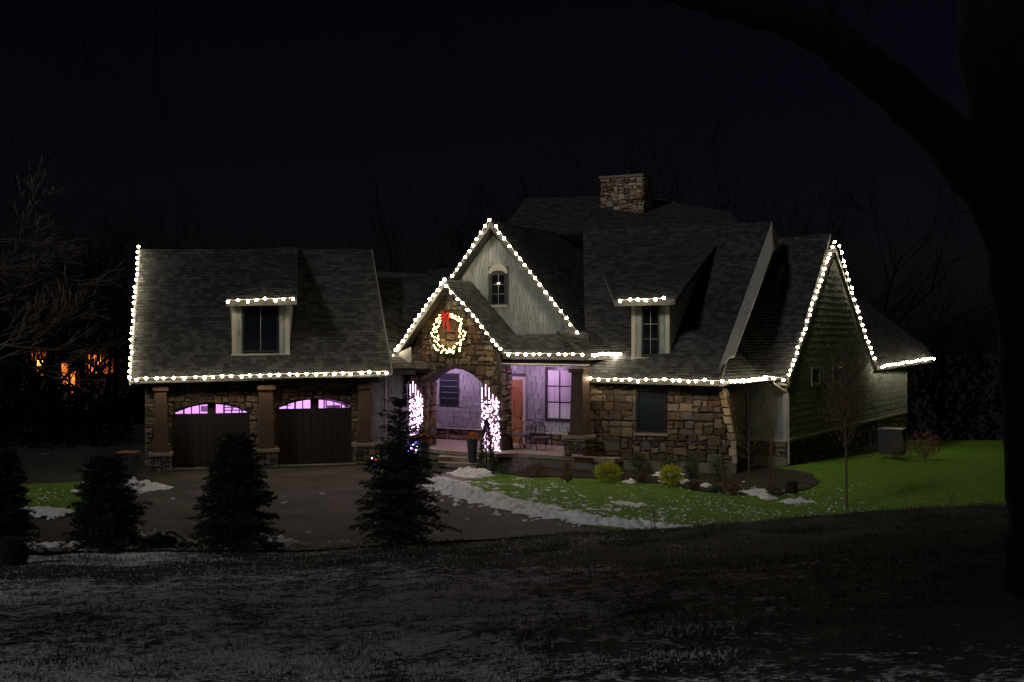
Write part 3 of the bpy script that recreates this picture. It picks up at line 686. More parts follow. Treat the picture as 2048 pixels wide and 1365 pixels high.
for j, (a_, b_) in enumerate(((PF + .15, PF + .95), (PF + 1.1, 2.3))):
    for i in (0, 1):
        w_ = dr1[0] - dr0[0]; m = MB(); rect(bw, dr0[0] + w_ * (.1 + .43 * i), a_, dr0[0] + w_ * (.47 + .43 * i), b_, .05, .075, m); m.build('door_panel', DOORW, fdoor)
m = MB(); hw = dr1[0] - dr0[0]; cx_ = (dr0[0] + dr1[0]) / 2
m.tube([bw.to((cx_ + hw * .38 * math.cos(t), 2.5 + .25 * math.sin(t)), .06) for t in np.linspace(0, math.pi, 9)], [.03] * 9, 6); m.build('door_moulding', DOORW, fdoor)
m = MB(); m.lathe(bw.to((dr1[0] - .1, 1.5), .09), [(.01, -.04), (.035, 0), (.01, .04)], 8); m.build('door_handle', IRON, fdoor)
m = MB(); rect(bw, dr0[0] - .12, PF, dr0[0], 3.17, 0, .07, m); rect(bw, dr1[0], PF, dr1[0] + .14, 3.17, 0, .07, m); rect(bw, dr0[0], 3.05, dr1[0], 3.17, 0, .07, m); part(m, 'door_trim', TRIM)
for (u0, u1) in ((wn0[0], wn0[0] + (wn1[0] - wn0[0]) * .62), (wn0[0] + (wn1[0] - wn0[0]) * .66, wn1[0])):
    window(bw, u0, wn0[1], u1, wn1[1], 2, 3, glass=CURT, fw=.12, bar=FRAME, b=.024)
    m = MB(); k = 9
    for i in range(k):
        x = u0 + .1 + (u1 - u0 - .2) * i / (k - 1); m.tube([bw.to((x, wn0[1] + .13), .01), bw.to((x, wn1[1] - .5), .01)], [.02, .02], 6)
    part(m, 'curtain', CURT)
window(bw, wb0[0], wb0[1], wb1[0], wb1[1], 1, 5, glass=SHADE, fw=.06)
m = MB(); rect(bw, wn0[0] + (wn1[0] - wn0[0]) * .61, wn0[1], wn0[0] + (wn1[0] - wn0[0]) * .67, wn1[1], 0, .09, m); part(m, 'mullion', FRAME)
# porch post at the corner
ppl = wallplane(P(1100, 900, 43.6), P(1190, 900, 42.6))
column(ppl, 1157, 1181, 736, 868, 905, ped=.18, seed=44, mat_=TIMBER)
# porch lamps
for (x, y) in ((1.2, -1.1), (3.3, -1.1), (5.5, -1.1), (-.3, -1.0)):
    c = bw.to((x, 3.72), -y)
    LT = empty('ceiling_light', c, 'round violet lamp on the porch ceiling, %s' % {1.2: 'behind the stone arch', 3.3: 'in front of the wooden door', 5.5: 'near the tall curtained window', -.3: 'at the far left porch end'}[x], 'ceiling light', 'violet lamps under the porch ceiling')
    m = MB(); m.lathe(c, [(.09, 0), (.1, -.03), (.07, -.05)], 12); m.build('lamp_shade', VL, LT)
    l = bpy.data.lights.new('porch_lamp', 'POINT'); l.energy = 75; l.color = VIOLET; l.shadow_soft_size = .1
    lo = bpy.data.objects.new('porch_lamp', l); COL.objects.link(lo); lo.location = c + Vector((0, 0, -.2))

# ---- stone front wing
sA, sB = P(1187, 945, 43.2), P(1472, 952, 41.6); sw = wallplane(sA, sB); SU = sw.uv(sB)[0]; STOP = 3.32
sx_t = sw.px(1442, 775)[0]; sx_k, sy_k = sw.px(1469, 882)
ring = [(-.4, -.3), (SU, -.3), (sx_k, sy_k), (sx_t, STOP), (-.4, STOP)]
m = MB(); m.prism([sw.to(q) for q in ring], -sw.n * .5); swall = part(m, 'wall', MORTAR)
w0, w1 = sw.px(1274, 865), sw.px(1333, 778)
stones(sw, [(-.4, .42), (SU, .42), (sx_k, sy_k), (sx_t, STOP), (-.4, STOP)], swall, holes=[(w0[0] - .03, w0[1] - .1, w1[0] + .03, w1[1] + .05)], seed=91, wr=(.25, .6), hr=(.18, .4))
m = MB(); rect(sw, -.4, -.3, SU + .02, .42, 0, .07, m); part(m, 'foundation', CONC)
window(sw, w0[0], w0[1], w1[0], w1[1], 1, 1, glass=SHADE, d=.09)
m = MB(); rect(sw, w0[0] - .08, w0[1] - .1, w1[0] + .08, w0[1] - .003, 0, .15, m); part(m, 'window_sill', CAST)
R_ = random.Random(4); poly_ = [(sx_t, STOP - .1), (sx_k, sy_k), (SU, .42)]  # added pale stones that paint the strip of string light down this edge
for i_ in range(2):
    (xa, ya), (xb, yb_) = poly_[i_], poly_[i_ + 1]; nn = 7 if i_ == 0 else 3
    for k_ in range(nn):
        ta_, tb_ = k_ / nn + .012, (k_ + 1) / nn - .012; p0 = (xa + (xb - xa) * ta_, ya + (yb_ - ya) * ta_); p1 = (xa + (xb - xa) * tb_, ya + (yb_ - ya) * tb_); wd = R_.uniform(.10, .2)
        m = MB(); m.prism([sw.to((p0[0] - wd, p0[1]), -.2), sw.to((p0[0] + .05, p0[1]), -.2), sw.to((p1[0] + .05, p1[1]), -.2), sw.to((p1[0] - wd, p1[1]), -.2)], sw.n * R_.uniform(.30, .33)); m.build('lit_strip_stone', LIT_STONE[R_.choice((0, 2, 5))], swall)
# return wall and the sided wall at the right
rA = P(1503, 945, 45.0); vA, vB = P(1500, 945, 45.0), P(1573, 945, 44.3); vw = wallplane(vA, vB); VU = vw.uv(vB)[0]
m = MB(); m.prism([sw.to((SU, -.3), -.1), Vector((vA.x, vA.y, -.3)), Vector((vA.x, vA.y, 3.3)), sw.to((sx_t, STOP), -.1)], -FR * .2); rwall = part(m, 'wall', MORTAR)
pa_, pb_, pc_ = sw.to((SU + .03, .42), -.1), Vector((vA.x, vA.y, .42)), sw.to((sx_t + .03, STOP), -.1)
rp = roofplane(pa_, pb_, pc_); rp.n = rp.n if rp.n.x > 0 else -rp.n
RU = rp.uv(pb_)[0]; stones(rp, [(0, 0), (RU, 0), rp.uv(Vector((vA.x, vA.y, 3.2))), rp.uv(pc_)], rwall, seed=95, single=False)
vwall = wall([vw.to((-.3, -.5)), vw.to((VU, -.5)), vw.to((VU, 3.3)), vw.to((-.3, 3.3))], .2)
tzv = vw.px(1540, 878)[1]
rows(vw, [(-.3, tzv), (VU - .1, tzv), (VU - .1, 3.2), (-.3, 3.2)], vwall, SHAKE, .36, .26, .022, single=True, name='shake', stag=.03, seed=97, gap=.01)
stones(vw, [(-.3, .35), (VU, .35), (VU, tzv - .09), (-.3, tzv - .09)], vwall, seed=98)
m = MB(); rect(vw, -.3, tzv - .09, VU + .03, tzv, 0, .09, m); rect(vw, VU - .11, tzv, VU + .03, 3.2, 0, .05, m); part(m, 'band_trim', TRIM)
m = MB(); rect(vw, -.3, -.5, VU + .02, .35, 0, .06, m); part(m, 'foundation', CONC)
# long side wall running back
fB = P(1812, 900, 60.0); zw = wallplane(vB, fB); ZU = zw.uv(fB)[0]
gm = zw.px(1668, 600)[0]; gf = zw.px(1745, 720)[0]
zwall = wall([zw.to((0, -1.6)), zw.to((ZU, -1.6)), zw.to((ZU, 3.4)), zw.to((gf, 3.4)), zw.to((gm, 8.0)), zw.to((0, 3.3))], .2)
tzz = tzv
hol = [(*zw.px(1622, 768), *zw.px(1636, 738)), (*zw.px(1664, 765), *zw.px(1690, 733))]
rows(zw, [(0, tzz), (ZU, tzz), (ZU, 3.3), (0, 3.3)], zwall, SHAKE, .34, .26, .022, single=False, name='shake', holes=hol, seed=101, gap=.01)
rows(zw, [(0.1, 3.3), (gf - .1, 3.3), (gm, 7.9)], zwall, SHAKE, .34, .26, .022, single=False, name='shake', seed=102, gap=.01)
stones(zw, [(0, -.1), (ZU, -.1), (ZU, tzz - .1), (0, tzz - .1)], zwall, single=False, seed=103, wr=(.3, .6))
m = MB(); rect(zw, 0, tzz - .1, ZU + .03, tzz, 0, .1, m); rect(zw, ZU - .12, tzz, ZU + .03, 3.4, 0, .05, m); part(m, 'band_trim', TRIM)
m = MB(); rect(zw, 0, -1.6, ZU + .02, -.1, 0, .08, m); part(m, 'foundation', CONC)
for h_ in hol: window(zw, h_[0], h_[1], h_[2], h_[3], 1, 2, trim=.08)
m = MB(); rect(zw, zw.px(1602, 930)[0], -.55, zw.px(1612, 930)[0], .1, .08, .12, m); part(m, 'vent_panel', FRAME)
m = MB(); c = Vector((vB.x + .05, vB.y - .06, 0))
m.tube([c + Vector((-.65, -.35, 3.22)), c + Vector((-.6, -.3, 3.08)), c + Vector((-.05, .0, 2.75)), c + Vector((0, 0, 2.6)), c + Vector((.02, 0, .1))], [.045] * 5, 8); part(m, 'downspout', TRIM)

# ---- roof over the stone wing
E1, E2, T = P(1172, 756, 42.9), P(1440, 763, 41.0), P(1541, 445, 48.6)
bpl = roofplane(E1, E2, T); bp3 = (bpl.O, bpl.n)
ringB = [E1, E2, T, RP(1166, 457, bp3)]
slab(ringB, seed=111); BN = bpl.n
rz = ringB[3]; m = MB()
m.prism([RP(1541, 446, bp3), rz, rz + Vector((4, 6.5, -5.5)), T + Vector((3.2, 6.5, -5.5))], (0, 0, -.15)); part(m, 'roof', ROOFB)
m = MB(); m.prism([E1 + Vector((0, -.02, .0)), E2 + Vector((0, -.02, 0)), E2 + Vector((0, -.02, -.17)), E1 + Vector((0, -.02, -.17))], (0, .05, 0)); m.prism([E1 + Vector((0, .05, -.15)), E2 + Vector((0, .05, -.15)), E2 + SD * .75 + Vector((0, 0, -.15)), E1 + SD * .75 + Vector((0, 0, -.15))], (0, 0, .02)); part(m, 'fascia_board', DTRIM)
# raised rake at its right end
m = MB(); q0, q1, q2, q3, q4 = [RP(a_, b_, (bpl.O + BN * .12, BN)) for a_, b_ in ((1544, 443), (1545, 503), (1468, 711), (1458, 713), (1437, 738))]
m.prism([q0, q1, q2, q3, q4], -BN * .10); part(m, 'rake_board', TRIM)
m = MB(); m.prism([q0, RP(1561, 496, (q0, Vector((.3, -1, .2)))), RP(1545, 503, (q0, Vector((.3, -1, .2)))), RP(1534, 486, (q0, Vector((.3, -1, .2))))], (0.0, .5, 0)); part(m, 'soffit', CAST)
# right wing roof
c0, cN, cAp, cF = P(1440, 762, 41.1), P(1577, 760, 43.9), P(1668, 490, 49.5), P(1748, 724, 55.3)
K0 = P(1530, 757, 44.8)
cl = cAp - FR * 8.5
slab([K0 - FR * 3.5, cN, cAp, cl], seed=121)
slab([cF, cF - FR * 7, cl, cAp], seed=122, cover=False)
E2b = E2; slab([E2, K0, K0 - FR * 1.3 + Vector((0, 0, 1.25))], seed=123)
m = MB()
for A_, B_ in ((E2, K0), (K0, cN)): m.prism([A_ + Vector((0, -.01, -.01)), B_ + Vector((0, -.01, -.01)), B_ + Vector((0, -.01, -.17)), A_ + Vector((0, -.01, -.17))], (0, .05, 0))
m.prism([E2 + Vector((0, .1, -.15)), K0 + Vector((0, .1, -.15)), cN + Vector((0, .1, -.15)), vw.to((VU, 3.2)), vw.to((-.3, 3.2)), ], (0, 0, .02)); part(m, 'fascia_board', DTRIM)
rake(cAp, cN, .26, dirv=-FR, soff=.5, matr=DTRIM); rake(cAp, cF, .2, dirv=-FR, soff=.5, matr=DTRIM)
# lower roof at the back right
slab([P(1752, 734, 54.7), P(1864, 718, 62.2), P(1838, 706, 63.0), P(1722, 621, 60.0), P(1690, 575, 58.5)], seed=131)
m = MB(); a_, b_ = P(1754, 733, 54.6), P(1864, 717, 62.1); m.prism([a_, b_, b_ + Vector((0, 0, -.2)), a_ + Vector((0, 0, -.2))], (-.05, .05, 0)); m.prism([a_ + Vector((0, 0, -.18)), b_ + Vector((0, 0, -.18)), b_ + Vector((-1.3, .7, -.18)), a_ + Vector((-1.0, .5, -.18))], (0, 0, .02)); part(m, 'fascia_board', DTRIM)
# ---- dormer of the stone wing
q = RP(1300, 713, bp3); d2 = Pl(Vector((q.x, q.y, 0)), Vector((.985, -.17, 0)), Vector((0, 0, 1)), Vector((-.17, -.985, 0)))
DORM2 = empty('dormer', d2.O, None, None, parent=HOUSE)
(ax0, ay0), (ax1, ay1) = d2.px(1264, 715), d2.px(1338, 606)
m = MB(); rect(d2, ax0, ay0 - .2, ax1, ay1, -3.2, 0, m); m.build('dormer_wall', BACKER, DORM2)
(wx0, wy0), (wx1, wy1) = d2.px(1284, 711), d2.px(1318, 616)
rows(d2, [(ax0 + .1, ay0), (wx0 - .02, ay0), (wx0 - .02, ay1), (ax0 + .1, ay1)], DORM2, SHAKE, .2, .4, .025, name='shake', seed=141)
rows(d2, [(wx1 + .02, ay0), (ax1 - .1, ay0), (ax1 - .1, ay1), (wx1 + .02, ay1)], DORM2, SHAKE, .2, .4, .025, name='shake', seed=142)
m = MB(); rect(d2, ax0 - .02, ay0, ax0 + .11, ay1, -.1, .045, m); rect(d2, ax1 - .11, ay0, ax1 + .02, ay1, -.1, .045, m); rect(d2, ax0 - .04, ay0 - .08, ax1 + .04, ay0, -.1, .07, m); m.build('corner_board', TRIM, DORM2)
window(d2, wx0, wy0, wx1, wy1, 2, 3, DORM2)
dD = d2.O.y
a, b = P(1228, 604, dD - .3), P(1350, 600, dD - .75)
bp_up = (bpl.O + BN * .04, BN)
ta, tb = RP(1180, 478, bp_up), RP(1432, 494, bp_up)
slab([a, b, tb, ta], parent=DORM2, thick=.14, name='dormer_roof', seed=145)
m = MB(); m.prism([a + Vector((0, -.02, .02)), b + Vector((0, -.02, .02)), b + Vector((0, -.02, -.17)), a + Vector((0, -.02, -.17))], (0, .04, 0)); m.prism([b, tb.lerp(b, .85), tb.lerp(b, .85) + Vector((0, 0, -.2)), b + Vector((0, 0, -.2))], (.04, 0, 0)); m.build('fascia_board', DTRIM, DORM2)
m = MB(); cc = d2.to((ax1, ay0), 0); m.prism([cc, cc + Vector((0, 0, ay1 - ay0)), tb + Vector((-.2, 0, -.2))], Vector((-.05, 0, 0))); m.build('dormer_cheek', SHAKE[1], DORM2)
# ---- high roof behind
hp = [P(1000, 452, 52), P(1482, 450, 52.5), P(1462, 426, 55), P(1362, 414, 56.5), P(1330, 391, 57.5), P(1190, 384, 57.8), P(1052, 397, 57.5)]
pl_ = plane3(hp[0], hp[1], hp[5]); hp[0], hp[1] = RP(1000, 466, pl_), RP(1482, 455, pl_)
slab(hp, seed=151)
m = MB(); m.prism([hp[1], hp[0], P(1000, 600, 58), P(1482, 600, 58)], (0, .2, 0)); part(m, 'wall', BACKER)
slab([P(840, 575, 50.5), P(990, 575, 51.5), P(985, 446, 54.5), P(926, 491, 54.0), P(858, 541, 53.2)], seed=152)
slab([P(1088, 522, 52.6), P(1182, 522, 52.6), P(1182, 452, 53.4), P(1088, 452, 53.4)], seed=153)
# chimney
cp = wallplane(P(1203, 420, 55.6), P(1284, 420, 54.6), 0); zc0, zc1 = P(1203, 436, 55.6).z, P(1203, 358, 55.6).z; CW = cp.uv(P(1284, 420, 54.6))[0]
m = MB(); m.prism([cp.to((0, zc0 - 1.5)), cp.to((CW, zc0 - 1.5)), cp.to((CW, zc1)), cp.to((0, zc1))], -cp.n * 1.2); chim = m.build('chimney', MORTAR, HOUSE)
stones(cp, [(-.03, zc0), (CW + .03, zc0), (CW + .03, zc1), (-.03, zc1)], chim, smats=LIT_STONE, seed=161, wr=(.2, .42), hr=(.15, .32))
cs = Pl(cp.to((CW, 0), 0), -cp.n, Vector((0, 0, 1)), cp.u); stones(cs, [(0, zc0), (1.2, zc0), (1.2, zc1), (0, zc1)], chim, smats=LIT_STONE, seed=162, single=False)
m = MB(); rect(cp, -.1, zc1, CW + .1, zc1 + .1, -1.3, .1, m); m.build('chimney_cap', CAST, chim)
m = MB(); m.lathe(cp.to((CW * .55, zc1 + .1), -.6), [(.12, 0), (.12, .35), (.2, .36), (.2, .42), (.05, .5)], 10); m.build('flue', IRON, chim)
SHAKES_USED = 300 - SHAKES_LEFT[0]; print('stones', 300 - STONES_LEFT[0], 'shakes', SHAKES_USED)

# ------------------------------------------------------------------ STRINGS OF LIGHTS
def bulb_mesh(r, m_, n=8, k=5, sz=1.0):
    mb_ = MB(); mb_.lathe((0, 0, 0), [(r * math.sin(math.pi * (i + .5) / k) , -r * sz * math.cos(math.pi * (i + .5) / k)) for i in range(k)], n)
    a = np.array(mb_.v); me = bpy.data.meshes.new('bulb'); me.from_pydata(a.tolist(), [], mb_.f); me.materials.append(m_)
    me.polygons.foreach_set('use_smooth', [True] * len(me.polygons)); return me
SOCK = mat('amber_socket', (.035, .019, .006), .9, spec=0)
def roof_bulb(r, m_, sr):                      # bright bulb seated in a shallow amber socket
    mb_ = MB(); k = 5; mb_.lathe((0, 0, 0), [(r * math.sin(math.pi * (i + .5) / k), -r * math.cos(math.pi * (i + .5) / k)) for i in range(k)], 8)
    mb_.tube([(0, 0, r * .85), (0, 0, r + .045)], [sr * .36, sr * .3], 6, 1)
    me = bpy.data.meshes.new('bulb'); me.from_pydata(mb_.v, [], mb_.f); me.materials.append(m_); me.materials.append(SOCK); me.polygons.foreach_set('material_index', mb_.m); return me
BM = [roof_bulb(.050, EB, .082), roof_bulb(.046, emat('bulb_glow_dim', WARM, BULB * .72), .078), roof_bulb(.053, emat('bulb_glow_bright', (1, .88, .64), BULB * 1.2), .088)]
CABLE = mat('light_cable', (.5, .48, .42), .6)
GRP = 'strings of white lights along the roof edges'
def string(pts, n, label, me=BM, cable=True, lift=(0, -.16, -.02), group=GRP, jit=.02):
    pts = [Vector(p) + Vector(lift) for p in pts]; L_ = [0]
    for i in range(1, len(pts)): L_.append(L_[-1] + (pts[i] - pts[i - 1]).length)
    th = empty('light_string', pts[0], label, 'light string', group)
    if cable: m = MB(); m.tube([p + Vector((0, .05, .03)) for p in pts], [.014] * len(pts), 5); m.build('cable', CABLE, th)
    for i in range(n):
        s = min(L_[-1], max(0, L_[-1] * (i + (random.uniform(-.13, .13) if 0 < i < n - 1 else 0)) / max(1, n - 1))); k = 0
        while k < len(pts) - 2 and L_[k + 1] < s: k += 1
        p = pts[k].lerp(pts[k + 1], (s - L_[k]) / max(1e-6, L_[k + 1] - L_[k]))
        place('bulb', me if not isinstance(me, list) else random.choices(me, [5, 2, 2])[0], p + Vector((random.gauss(0, jit), 0, random.gauss(0, jit))), th)
off = Vector((0, -.1, 0))
string([P(280, 495, 46.6), P(262, 756, 42.3)], 23, 'light string climbing the left end of the garage roof', lift=(-.06, -.05, 0))
string([P(274, 757, 42.3), P(775, 743, 44.8)], 28, 'long light string along the garage gutter above both garage doors')
string([P(459, 601, a.y * 0 + dw.O.y - .9), P(586, 597, dw.O.y - .5)], 8, 'short light string over the dormer of the garage roof')
string([leftE + Vector((0, 0, .03)), apexE + Vector((0, 0, .03))], 16, 'light string up the left edge of the stone entry gable')
string([P(893, 572, 45.0), P(940, 622, 44.8), P(985, 681, 44.3), P(1003, 698, 44.0)], 12, 'light string down the right edge of the entry gable, ending beside the porch gutter')
string([rk(905, 552, mw, mov + .05), rk(979, 440, mw, mov + .05)], 10, 'light string on the left slope of the tall siding gable, above the entry peak')
string([rk(990, 453, mw, mov + .05), rk(1174, 690, mw, mov + .05)], 19, 'light string down the right slope of the tall siding gable')
string([P(1018, 707, 44.7), P(1164, 708, 42.9)], 10, 'light string along the front gutter of the porch')
string([P(1176, 708, 42.7), P(1250, 706, 43.9)], 15, 'crowded light string on the short gutter returning behind the porch post', lift=FR * .16 + Vector((0, 0, -.04)))
string([P(1239, 601, dD - .45), P(1327, 598, dD - .85)], 6, 'short light string over the dormer beside the porch roof')
string([P(1180, 757, 42.7), P(1443, 762, 40.9)], 17, 'light string along the gutter of the brown stone wall')
string([P(1455, 761, 41.4), P(1520, 754, 44.2)], 14, 'crowded light string in the corner between stone wall and grey shake wall', lift=FR * .16 + Vector((0, 0, -.04)))
string([P(1530, 753, 44.5), P(1566, 757, 43.8)], 3, 'three bulb light string over the grey shake wall above the downspout')
string([P(1576, 753, 43.7), P(1582, 742, 44.2), P(1667, 487, 49.3)], 24, 'light string up the near edge of the far right gable', lift=FR * -.02 + Vector((0, -.13, .06)))
string([P(1674, 497, 49.6), P(1722, 660, 53.4), P(1745, 720, 55.1)], 19, 'light string down the far edge of the far right gable', lift=FR * .10 + Vector((0, 0, .08)))
string([P(1757, 731, 54.4), P(1862, 715, 61.9)], 24, 'crowded light string on the low gutter at the far right end of the house', lift=FR * .16 + Vector((0, 0, -.04)))
# strands wrapped on the two stone legs of the entry arch
PM = bulb_mesh(.020, EPK, 6, 4, 1.4)
SHM = bulb_mesh(.014, EPK, 6, 4, 3.6)
for (u0, u1, zb, zt_, lab) in ((L0 + .02, L1 - .01, .95, 3.0, 'pinkish white lights wrapped round the left leg of the stone entry arch'), (R0 + .01, R1 + .0, .45, 2.95, 'pinkish white lights wrapped round the right leg of the stone entry arch')):
    th = empty('light_string', ew.to(((u0 + u1) / 2, zb), .12), lab, 'light string', 'lights wrapped round the stone legs of the arch')
    m = MB(); pth = []
    for i in range(36):
        t = i / 35; pth.append(ew.to((u0 if i % 2 else u1, zb + (zt_ - zb - .5) * t), .12))
    m.tube(pth, [.008] * len(pth), 4); m.build('cable', CABLE, th)
    for s_ in range(5):                          # looped strands at the top
        x = u0 + (u1 - u0) * (s_ + .3) / 5; top_ = zt_ - .12 * abs(s_ - 1) - (.12 if s_ > 2 else 0)
        for j in range(5): place('bulb', SHM, ew.to((x, top_ - .09 * j), .13 + .01 * (j % 2)), th)
    for i in range(240):
        t = random.random(); z = zb + (zt_ - .55 - zb) * t; x = u0 + (u1 - u0) * random.random() + (0.07 * (1 - t) if u0 > 0 else 0)
        place('bulb', PM, ew.to((x, z), random.uniform(.1, .15)), th)

# ------------------------------------------------------------------ wreath on the stone gable
wc = ew.to(ew.px(903, 668), .14); WR = empty('wreath', wc, 'lit evergreen wreath with a red bow on the stone gable', 'wreath')
ru, rv = .62, .72
m = MB(); R_ = random.Random(3)
for i in range(2600):
    t = R_.uniform(0, 2 * math.pi); w = R_.gauss(0, .085); c = ew.to((0, 0)) * 0
    p = wc + FR * ((ru + w) * math.cos(t)) + Vector((0, 0, (rv + w) * math.sin(t))) + ew.n * R_.uniform(-.06, .1)
    d = (FR * math.cos(t + R_.uniform(-1.2, 1.2)) + Vector((0, 0, math.sin(t + R_.uniform(-1.2, 1.2)))) + ew.n * R_.uniform(-.2, .9)).normalized() * R_.uniform(.06, .14)
    s_ = d.cross(Vector((R_.random(), R_.random(), R_.random()))).normalized() * .014
    m.add([p - s_, p + s_, p + d], [(0, 1, 2)])
WFOL = mat('wreath_foliage', (.012, .028, .009), .8, (.02, .04, .012), 10)
m.build('foliage', WFOL, WR)
m = MB(); m.tube([wc + FR * (ru * math.cos(t)) + Vector((0, 0, rv * math.sin(t))) for t in np.linspace(0, 2 * math.pi, 33)], [.06] * 33, 6); m.build('ring', WFOL, WR)
WM = bulb_mesh(.025, EBW, 6, 4)
for i in range(92):
    t = 2 * math.pi * i / 92 + R_.uniform(-.03, .03)
    if 1.45 < t < 1.95: continue
    w = R_.uniform(-.17, .15); place('bulb', WM, wc + FR * ((ru + w) * math.cos(t)) + Vector((0, 0, (rv + w) * math.sin(t))) + ew.n * R_.uniform(.08, .13), WR)
m = MB(); bc = wc + FR * -.1 + Vector((0, 0, rv)) + ew.n * .14
for s_ in (-1, 1):
    lp = [bc + FR * (s_ * .17 * math.sin(t) * 1.1) + Vector((0, 0, .10 * math.sin(2 * t) + .02)) for t in np.linspace(0, math.pi, 9)]
    for i in range(8): m.prism([lp[i], lp[i + 1], lp[i + 1] + Vector((0, 0, -.10)), lp[i] + Vector((0, 0, -.10))], ew.n * (.03 + .01 * i))
m.lathe(bc + Vector((0, 0, -.09)), [(.03, 0), (.06, .05), (.03, .1)], 8); m.build('bow', RED, WR)
m = MB()
for (x0_, x1_, L_, w_) in ((.02, .12, .56, .11), (-.05, -.12, .42, .09)):
    pts = [bc + FR * (x0_ + (x1_ - x0_) * k / 5 + .015 * math.sin(k * 1.9)) + Vector((0, 0, -.06 - L_ * k / 5)) + ew.n * (.03 + .012 * math.sin(k * 2)) for k in range(6)]
    for i in range(5): m.prism([pts[i], pts[i] + FR * w_, pts[i + 1] + FR * w_, pts[i + 1]], ew.n * .012)
m.build('ribbon_tail', RED, WR)

# ------------------------------------------------------------------ plants
def rv3(R): 
    v = Vector((R.gauss(0, 1), R.gauss(0, 1), R.gauss(0, 1))); return v.normalized()
def spruce(px, pyb, D, hpx, wpx, label, seed, dens=1.0, lean=0, scrag=0.0, ex=.56):
    R = random.Random(seed); b = P(px, pyb, D); b.z = hgt(b.x, b.y) - .05; H = hpx * D / F; W = wpx * D / F / 2
    T_ = empty('spruce_tree', b, label, 'spruce tree', 'young spruces between the slope and the driveway')
    m = MB(); m.tube([b + Vector((lean * k, 0, H * k)) for k in (0, .3, .6, .85, 1.0)], [.055, .045, .03, .016, .004], 6); m.build('trunk', BARK, T_)
    m = MB(); n = int(380 * dens)
    for i in range(n):
        k = .05 + .93 * (i / n) ** .85; L_ = W * (1 - k) ** ex * R.uniform(.72, 1.12) * (.62 + .38 * min(1, k / .13)) + .07
        if R.random() < .06: L_ *= 1.3
        if R.random() < .10: L_ *= .6
        if scrag and k > .55:
            if R.random() < .45: continue
            L_ *= R.uniform(.4, 1.35)
        az = i * 2.399 + R.uniform(-.4, .4); d = Vector((math.cos(az), math.sin(az), 0)); o0 = b + Vector((lean * k, 0, H * k))
        rise = R.uniform(-.05, .55) + .5 * max(0, k - .6)
        q = lambda s: o0 + d * (L_ * s) + Vector((0, 0, L_ * (rise * s - .42 * s * s * (1 - k))))
        m.tube([q(0), q(.5), q(1)], [.009, .006, .002], 3, 0, False)
        nt = max(3, int(L_ / .055)) if not (scrag and k > .7) else max(2, int(L_ / .10))
        sd_ = Vector((-d.y, d.x, 0))
        for j in range(nt):
            s = (j + .6) / nt; p = q(s)
            for sg in (-1, 1):
                tl = (.24 * (1 - s) * min(1, L_) + .09) * R.uniform(.7, 1.2) * (1 if k < .8 else .5)
                td = (sd_ * sg * .8 + d * .75 + Vector((0, 0, R.uniform(-.55, .6)))).normalized()
                for h_ in range(4):
                    a_ = p + td * (tl * (h_ + .2) / 4); sdd = rv3(R); nd = (td * .9 + sdd * .75).normalized() * R.uniform(.05, .085); wv = nd.cross(rv3(R)).normalized() * .011
                    m.add([a_ - wv, a_ + wv, a_ + nd], [(0, 1, 2)], 1)
                    nd = (td * .9 - sdd * .75).normalized() * R.uniform(.05, .085)
                    m.add([a_ - wv, a_ + wv, a_ + nd], [(0, 1, 2)], 1)
        for h_ in range(6):
            e = q(1); nd = (d + rv3(R) * .6).normalized() * .07; wv = nd.cross(rv3(R)).normalized() * .01; m.add([e - wv - d * .02, e + wv - d * .02, e + nd], [(0, 1, 2)], 1)
    m.build('crown', [BARK, NEEDLE], T_)
spruce(212, 1104, 25.0, 190, 150, 'broad low spruce left of the driveway, snow under its trunk', 1, .8, ex=.46)
spruce(472, 1104, 24.6, 235, 168, 'dense cone shaped spruce standing in front of the garage doors', 2, 1.2, ex=.60)
spruce(797, 1090, 24.2, 306, 172, 'tallest spruce with a scraggly bare top in front of the left arch leg', 3, .85, .03, 1.0)
spruce(8, 1110, 24.0, 215, 112, 'spruce cut off by the left edge of the photo', 4, .9)

def branching(m, p, d, L_, r, depth, R, spread=.5, up=.12, n=6, mi=0, kids=(2, 4), minr=.004, decay=.66):
    pts = [p]; rad = [r]; cur = Vector(p); dd = Vector(d)
    for i in range(n):
        dd = (dd + rv3(R) * .13 + Vector((0, 0, up * .3))).normalized(); cur = cur + dd * (L_ / n); pts.append(cur.copy()); rad.append(max(minr, r * (1 - .65 * (i + 1) / n)))
    m.tube(pts, rad, 5 if r > .03 else 3, mi, False)
    if depth <= 0: return
    for k in range(R.randint(*kids)):
        i = R.randint(n // 3, n); q = rv3(R); nd = (dd + (q - dd * q.dot(dd)).normalized() * R.uniform(.6, 1.3) * spread + Vector((0, 0, up))).normalized()
        branching(m, pts[i], nd, L_ * R.uniform(decay - .14, decay + .1), rad[i] * .68, depth - 1, R, spread, up, n, mi, kids, minr, decay)
